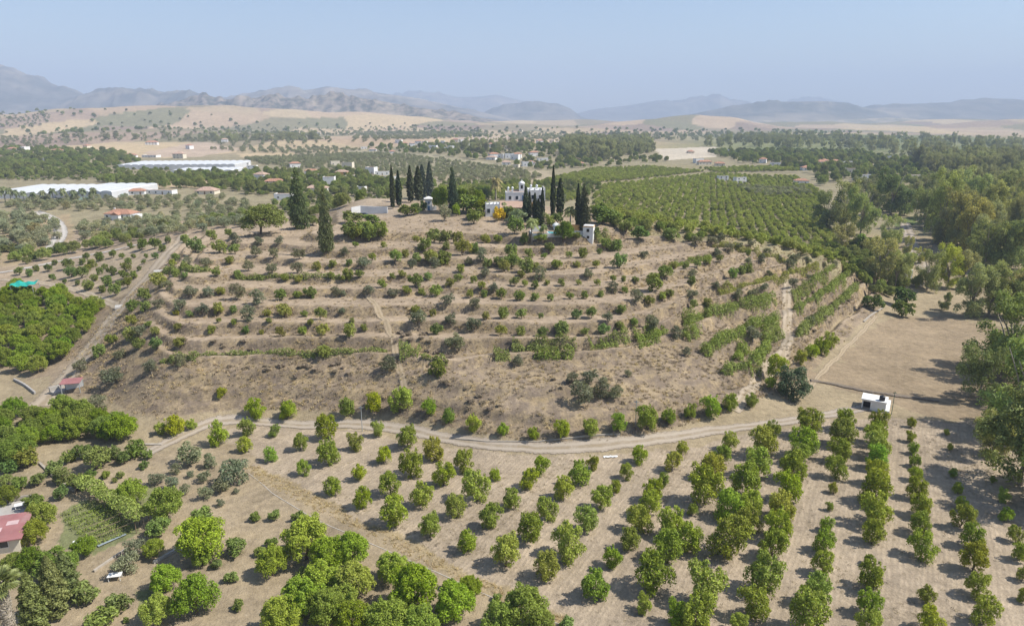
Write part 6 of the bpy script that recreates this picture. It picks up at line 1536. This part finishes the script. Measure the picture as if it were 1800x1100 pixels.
def recolour(kind, mat, n=4):
    out = []
    for t, c in KIND[kind][:n]:
        m = c.copy(); m.materials.clear(); m.materials.append(mat); out.append(m)
    return out
SM_OLIVE = leaf_mat('olive_leaves', (0.315, 0.325, 0.195), var=0.4, hue=0.012, ovar=0.2)
SM_CITRUS = leaf_mat('citrus_leaves', (0.345, 0.385, 0.088), var=0.4, hue=0.012, ovar=0.25)
SM_GREEN = leaf_mat('mixed_leaves', (0.260, 0.300, 0.085), var=0.42, hue=0.02, ovar=0.32)
SM_GUM = leaf_mat('wood_leaves', (0.355, 0.365, 0.185), var=0.4, hue=0.015, ovar=0.25)
sr = np.random.default_rng(33)
def gather(specs):
    P, S, Rr = [], [], []
    for poly, step, wr, hk, rows in specs:
        X, Y, Z = scatter(poly, step, 0.15 if rows is not None else 0.33, rows=rows)
        ok = np.ones(len(X), bool)          # no tree grows into a house or right in front of it
        for hx_, hy_ in HOUSE_AT: ok &= ~((np.abs(X - hx_) < 9) & (Y > hy_ - 0.022 * hy_) & (Y < hy_ + 13))
        ok &= sr.random(len(X)) > 0.07          # some trees are missing
        X, Y, Z = X[ok], Y[ok], Z[ok]
        w = sr.uniform(wr[0], wr[1], len(X)); h = w * sr.uniform(hk * 0.85, hk * 1.15, len(X))
        P.append(np.stack([X, Y, Z - 0.1], 1)); S.append(np.stack([w, w, h], 1))
    P = np.concatenate(P); S = np.concatenate(S); Rr = np.stack([np.zeros(len(P)), np.zeros(len(P)), sr.uniform(0, 6.28, len(P))], 1)
    return P, S, Rr
def grove(name, label, specs, kind, mat, single=0, sname=None, slabel=None, scat=None, sgroup=None, tint=None):
    P, S, Rr = gather(specs)
    if single:          # the ones that show largest are trees of their own
        u, v = pix(P[:, 0], P[:, 1], P[:, 2]); size = S[:, 0] * ppm(P[:, 0], P[:, 1], P[:, 2]); size[(u < 0) | (u > 1800)] = 0
        o = np.argsort(-size); a = o[:single]
        fx, fy, _ = ground(207, 384); a = a[np.argsort(np.hypot(P[a, 0] - fx[0], P[a, 1] - fy[0]))]
        for q, i in enumerate(a): tree(kind, *P[i], S[i, 0], S[i, 2], sname, slabel.format(nth(q)), scat, sgroup, tint)
        k = o[single:]; P, S, Rr = P[k], S[k], Rr[k]
    print(name, len(P))
    return instancer(name, P, S, Rr, recolour(kind, mat), label)
OLIVES = [([(250, 226), (700, 223), (860, 231), (860, 238), (300, 240)], (40, 26), (6, 10), 0.85, 0.4), ([(900, 233), (1400, 235), (1400, 246), (900, 250)], (36, 26), (7, 11), 0.85, -0.2), ([(0, 206), (90, 200), (80, 222), (0, 226)], (26, 22), (7, 11), 0.85, 0.1),
          ([(130, 398), (240, 388), (440, 366), (440, 398), (330, 412), (150, 428)], (8, 6.5), (4.4, 6.0), 0.85, 0.2), ([(0, 362), (60, 352), (420, 347), (440, 366), (240, 374), (200, 372), (130, 374), (60, 372)], (9.5, 8), (4.6, 6.2), 0.85, 0.2),
          ([(-40, 378), (60, 382), (98, 396), (102, 420), (70, 440), (-40, 470)], (6.5, 6.5), (5.0, 7.0), 0.9, None),
          ([(420, 280), (600, 271), (700, 272), (800, 285), (900, 297), (960, 312), (900, 326), (780, 320), (640, 302), (500, 297)], (11, 9), (5.0, 6.5), 0.85, 0.5),
          ([(0, 242), (120, 237), (330, 237), (560, 240), (600, 250), (430, 262), (350, 250), (200, 248), (60, 258), (0, 258)], (26, 20), (6, 9), 0.9, 0.3), ([(620, 234), (800, 232), (880, 240), (800, 243), (620, 252)], (22, 18), (7, 9), 0.9, 0.2),
          ([(360, 262), (560, 258), (640, 264), (560, 272), (430, 268)], (16, 12), (6, 7.5), 0.85, 0.4), ([(1290, 330), (1420, 335), (1430, 345), (1330, 348)], (7, 6), (4.5, 6), 0.9, None)]
grove('olive_grove', 'grey-green olive groves spread over the middle distance', OLIVES, 'olive', SM_OLIVE, 190, 'olive_tree', 'grey-green olive tree in the far grove, {} nearest the red-tiled farmhouse', 'olive tree', 'olive grove round the farmhouse', (0.315, 0.325, 0.195))
CIT = [([(1040, 352), (1060, 327), (1250, 307), (1400, 312), (1435, 332), (1455, 400), (1500, 470), (1525, 515), (1470, 458), (1380, 440), (1250, 418), (1130, 398), (1060, 388)], (5.0, 3.5), (3.0, 4.6), 0.85, -0.27),
       ([(930, 326), (1040, 297), (1150, 294), (1240, 302), (1060, 322)], (5.5, 4.6), (3.6, 4.6), 0.85, 0.35), ([(770, 328), (930, 328), (1030, 345), (1000, 356), (860, 352), (790, 348)], (5, 4.4), (3.4, 4.6), 0.85, 0.35), ([(1230, 297), (1420, 292), (1440, 300), (1260, 304)], (5.5, 5), (3.8, 4.8), 0.85, 0.35),
       ([(1300, 268), (1480, 266), (1480, 280), (1330, 284)], (8, 7), (5, 6), 0.85, 0.35)]
grove('citrus_plantation', 'wide dark green citrus plantation behind the hill', CIT, 'fruit', SM_CITRUS)
MIX = [([(-40, 264), (120, 262), (210, 268), (250, 285), (205, 292), (170, 312), (-40, 316)], 10.5, (3, 10), 0.85, None), ([(165, 318), (260, 312), (330, 308), (480, 306), (620, 304), (690, 322), (690, 348), (600, 346), (500, 346), (420, 340), (300, 332), (230, 332)], 8.5, (3, 9), 0.9, None),
       ([(640, 257), (800, 252), (960, 252), (1100, 266), (1180, 285), (1040, 296), (900, 291), (760, 272), (640, 269)], 20, (4, 11), 0.9, None), ([(1240, 268), (1300, 286), (1420, 302), (1440, 332), (1480, 318), (1640, 332), (1640, 290), (1500, 268)], 14, (6, 11), 0.95, None),
       ([(330, 402), (440, 388), (450, 372), (560, 382), (640, 352), (560, 347), (440, 372)], 7, (3, 6), 0.9, None), ([(1455, 440), (1530, 425), (1590, 470), (1620, 505), (1560, 525), (1520, 515)], 4.2, (2.6, 5.0), 0.9, None), ([(0, 195), (100, 192), (330, 197), (480, 217), (700, 217), (860, 226), (860, 236), (480, 238), (0, 236)], 70, (7, 15), 0.8, None), ([(0, 300), (200, 296), (300, 300), (160, 318), (0, 318)], 9, (2, 6), 0.8, None), ([(430, 345), (560, 340), (690, 350), (680, 345), (770, 330), (760, 318), (600, 318), (450, 335)], 8, (3, 7), 0.9, None), ([(960, 300), (1040, 296), (1000, 288), (900, 292)], 11, (4, 9), 0.9, None), ([(1040, 352), (1060, 327), (1030, 320), (780, 322), (780, 330), (930, 328)], 7, (3, 5.5), 0.9, None),
       ([(700, 222), (1000, 226), (1300, 228), (1500, 232), (1500, 242), (1000, 246), (760, 243)], 75, (9, 15), 0.85, None), ([(0, 430), (40, 448), (150, 438), (240, 412), (330, 398), (240, 425), (110, 452), (20, 470)], 6, (3, 6), 0.9, None), ([(1050, 382), (1130, 396), (1250, 418), (1240, 424), (1100, 404), (1050, 394)], 4.5, (3, 5), 0.9, None)]
grove('mixed_trees', 'mixed garden and hedgerow trees filling the valley', MIX, 'lush', SM_GREEN)
GUM = [([(985, 268), (1000, 252), (1140, 247), (1150, 268), (1060, 284), (1000, 282)], 15, (11, 17), 1.3, None), ([(1200, 258), (1340, 243), (1560, 243), (1850, 255), (1850, 282), (1640, 286), (1500, 266), (1300, 262)], 40, (10, 20), 1.15, None), ([(1600, 292), (1850, 288), (1850, 316), (1700, 316), (1620, 308)], 13, (12, 18), 1.4, None),
       ([(1625, 352), (1700, 330), (1850, 330), (1850, 470), (1770, 468), (1660, 440)], 11, (10, 16), 1.35, None), ([(1490, 336), (1560, 330), (1640, 340), (1630, 372), (1560, 380), (1500, 380)], 13, (8, 13), 1.1, None), ([(330, 246), (420, 242), (560, 245), (560, 249), (330, 250)], 40, (14, 22), 0.9, None),
       ([(100, 240), (300, 240), (300, 246), (100, 246)], 40, (12, 18), 0.9, None), ([(800, 262), (880, 258), (940, 262), (900, 270), (820, 270)], 20, (10, 16), 1.1, None)]
grove('river_wood', 'hazy grey-green woods along the far river', GUM, 'gum', SM_GUM)

# ------------------------------------------------------------------ dry grass and thistles on the banks
def grass_mesh(rng, n=26, tall=1.0, spread=0.42):
    V = []; T = []
    for k in range(n):
        a = rng.uniform(0, 6.28); q = spread * math.sqrt(rng.random()); b0 = np.array([math.cos(a) * q, math.sin(a) * q, -0.08]); d = np.array([rng.normal() * 0.35, rng.normal() * 0.35, tall * rng.uniform(0.4, 1.0)]); s_ = np.array([rng.normal(), rng.normal(), 0]); s_ = s_ / (np.linalg.norm(s_) + 1e-6) * 0.06
        b = len(V); V += [b0 - s_, b0 + s_, b0 + d]; T.append((b, b + 1, b + 2))
    return np.array(V), np.array(T)
def dry_grass():
    rng = np.random.default_rng(5)
    mats = [leaf_mat('straw', (0.50, 0.39, 0.215), 0.15, 0.35, 0.01), leaf_mat('grey_thistle', (0.38, 0.305, 0.215), 0.1, 0.35, 0.01), leaf_mat('dark_thistle', (0.30, 0.24, 0.165), 0.1, 0.35, 0.01)]
    ms = []
    for i in range(6):
        V, T = grass_mesh(rng); ms.append(mesh_np('tuft', V, T, mats[i % 3]))
    n = 130000; X = rng.uniform(-112, 128, n); Y = rng.uniform(112, 262, n); Z = height(X, Y); e = 0.8
    sl = np.hypot(height(X + e, Y) - Z, height(X, Y + e) - Z) / e
    low = (Z < 8.6) & (X < 70) & (X > -90)
    dens = np.where(low, 0.50, 0.06 + 0.6 * sstep(0.25, 0.5, sl)) * np.clip(0.6 + fbm(X / 7, Y / 7, 3, 2) * 1.6, 0.05, 1.3)
    k = (Z > 1.0) & (rng.random(n) < dens * 0.75)
    P = np.stack([X, Y, Z], 1)[k]
    w = world_poly([(430, 822), (450, 818), (700, 945), (1010, 1095), (980, 1112), (690, 964), (430, 834)]); a, b = w.min(0), w.max(0)
    xx = rng.uniform(a[0], b[0], 7000); yy = rng.uniform(a[1], b[1], 7000); m = inside(w, xx, yy); P = np.concatenate([P, np.stack([xx, yy, height(xx, yy)], 1)[m]])
    s = rng.uniform(0.3, 0.75, len(P)); S = np.stack([s * 1.25, s * 1.25, s * 0.9], 1)
    print('grass', len(P))
    nv = int(m.sum()); rot = np.stack([np.zeros(len(P)), np.zeros(len(P)), rng.uniform(0, 6.28, len(P))], 1)
    instancer('verge_grass', P[-nv:], S[-nv:] * 0.6, rot[-nv:], ms[0::3], 'strip of dry golden grass along the orchard verge')
    P, S = P[:-nv], S[:-nv]
    instancer('dry_grass', P, S, np.stack([np.zeros(len(P)), np.zeros(len(P)), rng.uniform(0, 6.28, len(P))], 1), ms, 'dry straw and grey thistles on the terrace banks')
dry_grass()

def bank_scrub():
    rng = np.random.default_rng(8)
    mt = leaf_mat('dry_scrub', (0.30, 0.24, 0.17), 0.1, 0.4, 0.01, 0.2)
    P = []
    for poly in ([(310, 600), (480, 594), (480, 616), (320, 620)], [(690, 568), (740, 582), (800, 632), (760, 622), (705, 592)], [(770, 668), (880, 702), (910, 735), (800, 708)], [(600, 594), (672, 596), (680, 616), (610, 614)], [(400, 645), (600, 640), (660, 655), (500, 668)],
                 [(960, 665), (1060, 670), (1040, 700), (950, 690)], [(1400, 575), (1480, 520), (1500, 530), (1430, 590)], [(1395, 530), (1450, 500), (1470, 505), (1400, 545)], [(1290, 560), (1360, 540), (1362, 552), (1300, 575)]):
        X, Y, Z = scatter(poly, 1.5, 0.4, rng); k = rng.random(len(X)) < 0.5; P.append(np.stack([X, Y, Z - 0.05], 1)[k])
    P = np.concatenate(P); s = rng.uniform(0.5, 1.5, len(P))
    instancer('dry_scrub', P, np.stack([s * 1.2, s * 1.2, s * 0.7], 1), np.stack([s * 0, s * 0, rng.uniform(0, 6.28, len(P))], 1), recolour('shrub', mt), 'grey-brown dry scrub matted on the steep banks')
    # weeds between the orchard rows
    wp = world_poly([(400, 790), (620, 760), (760, 788), (950, 808), (1150, 795), (1400, 755), (1520, 738), (1800, 748), (1820, 1100), (1010, 1100), (700, 960), (445, 828)])
    a, b = wp.min(0), wp.max(0); xx = rng.uniform(a[0], b[0], 16000); yy = rng.uniform(a[1], b[1], 16000)
    m = inside(wp, xx, yy) & (rng.random(16000) < np.clip(0.25 + fbm(xx / 9, yy / 9, 3, 3) * 1.3, 0.02, 1)); P = np.stack([xx, yy, height(xx, yy)], 1)[m]
    V, T = grass_mesh(rng, 16, 0.8, 0.6); mm = [mesh_np('tuft', V, T, leaf_mat('field_weed', (0.34, 0.28, 0.15), 0.1, 0.4, 0.01)), mesh_np('tuft', V, T, leaf_mat('brown_weed', (0.20, 0.165, 0.11), 0.1, 0.4, 0.01))]
    s = rng.uniform(0.12, 0.38, len(P)); instancer('field_weeds', P, np.stack([s * 1.5, s * 1.5, s], 1), np.stack([s * 0, s * 0, rng.uniform(0, 6.28, len(P))], 1), mm, 'dry weeds and litter scattered over the orchard soil')
bank_scrub()
build_haze()
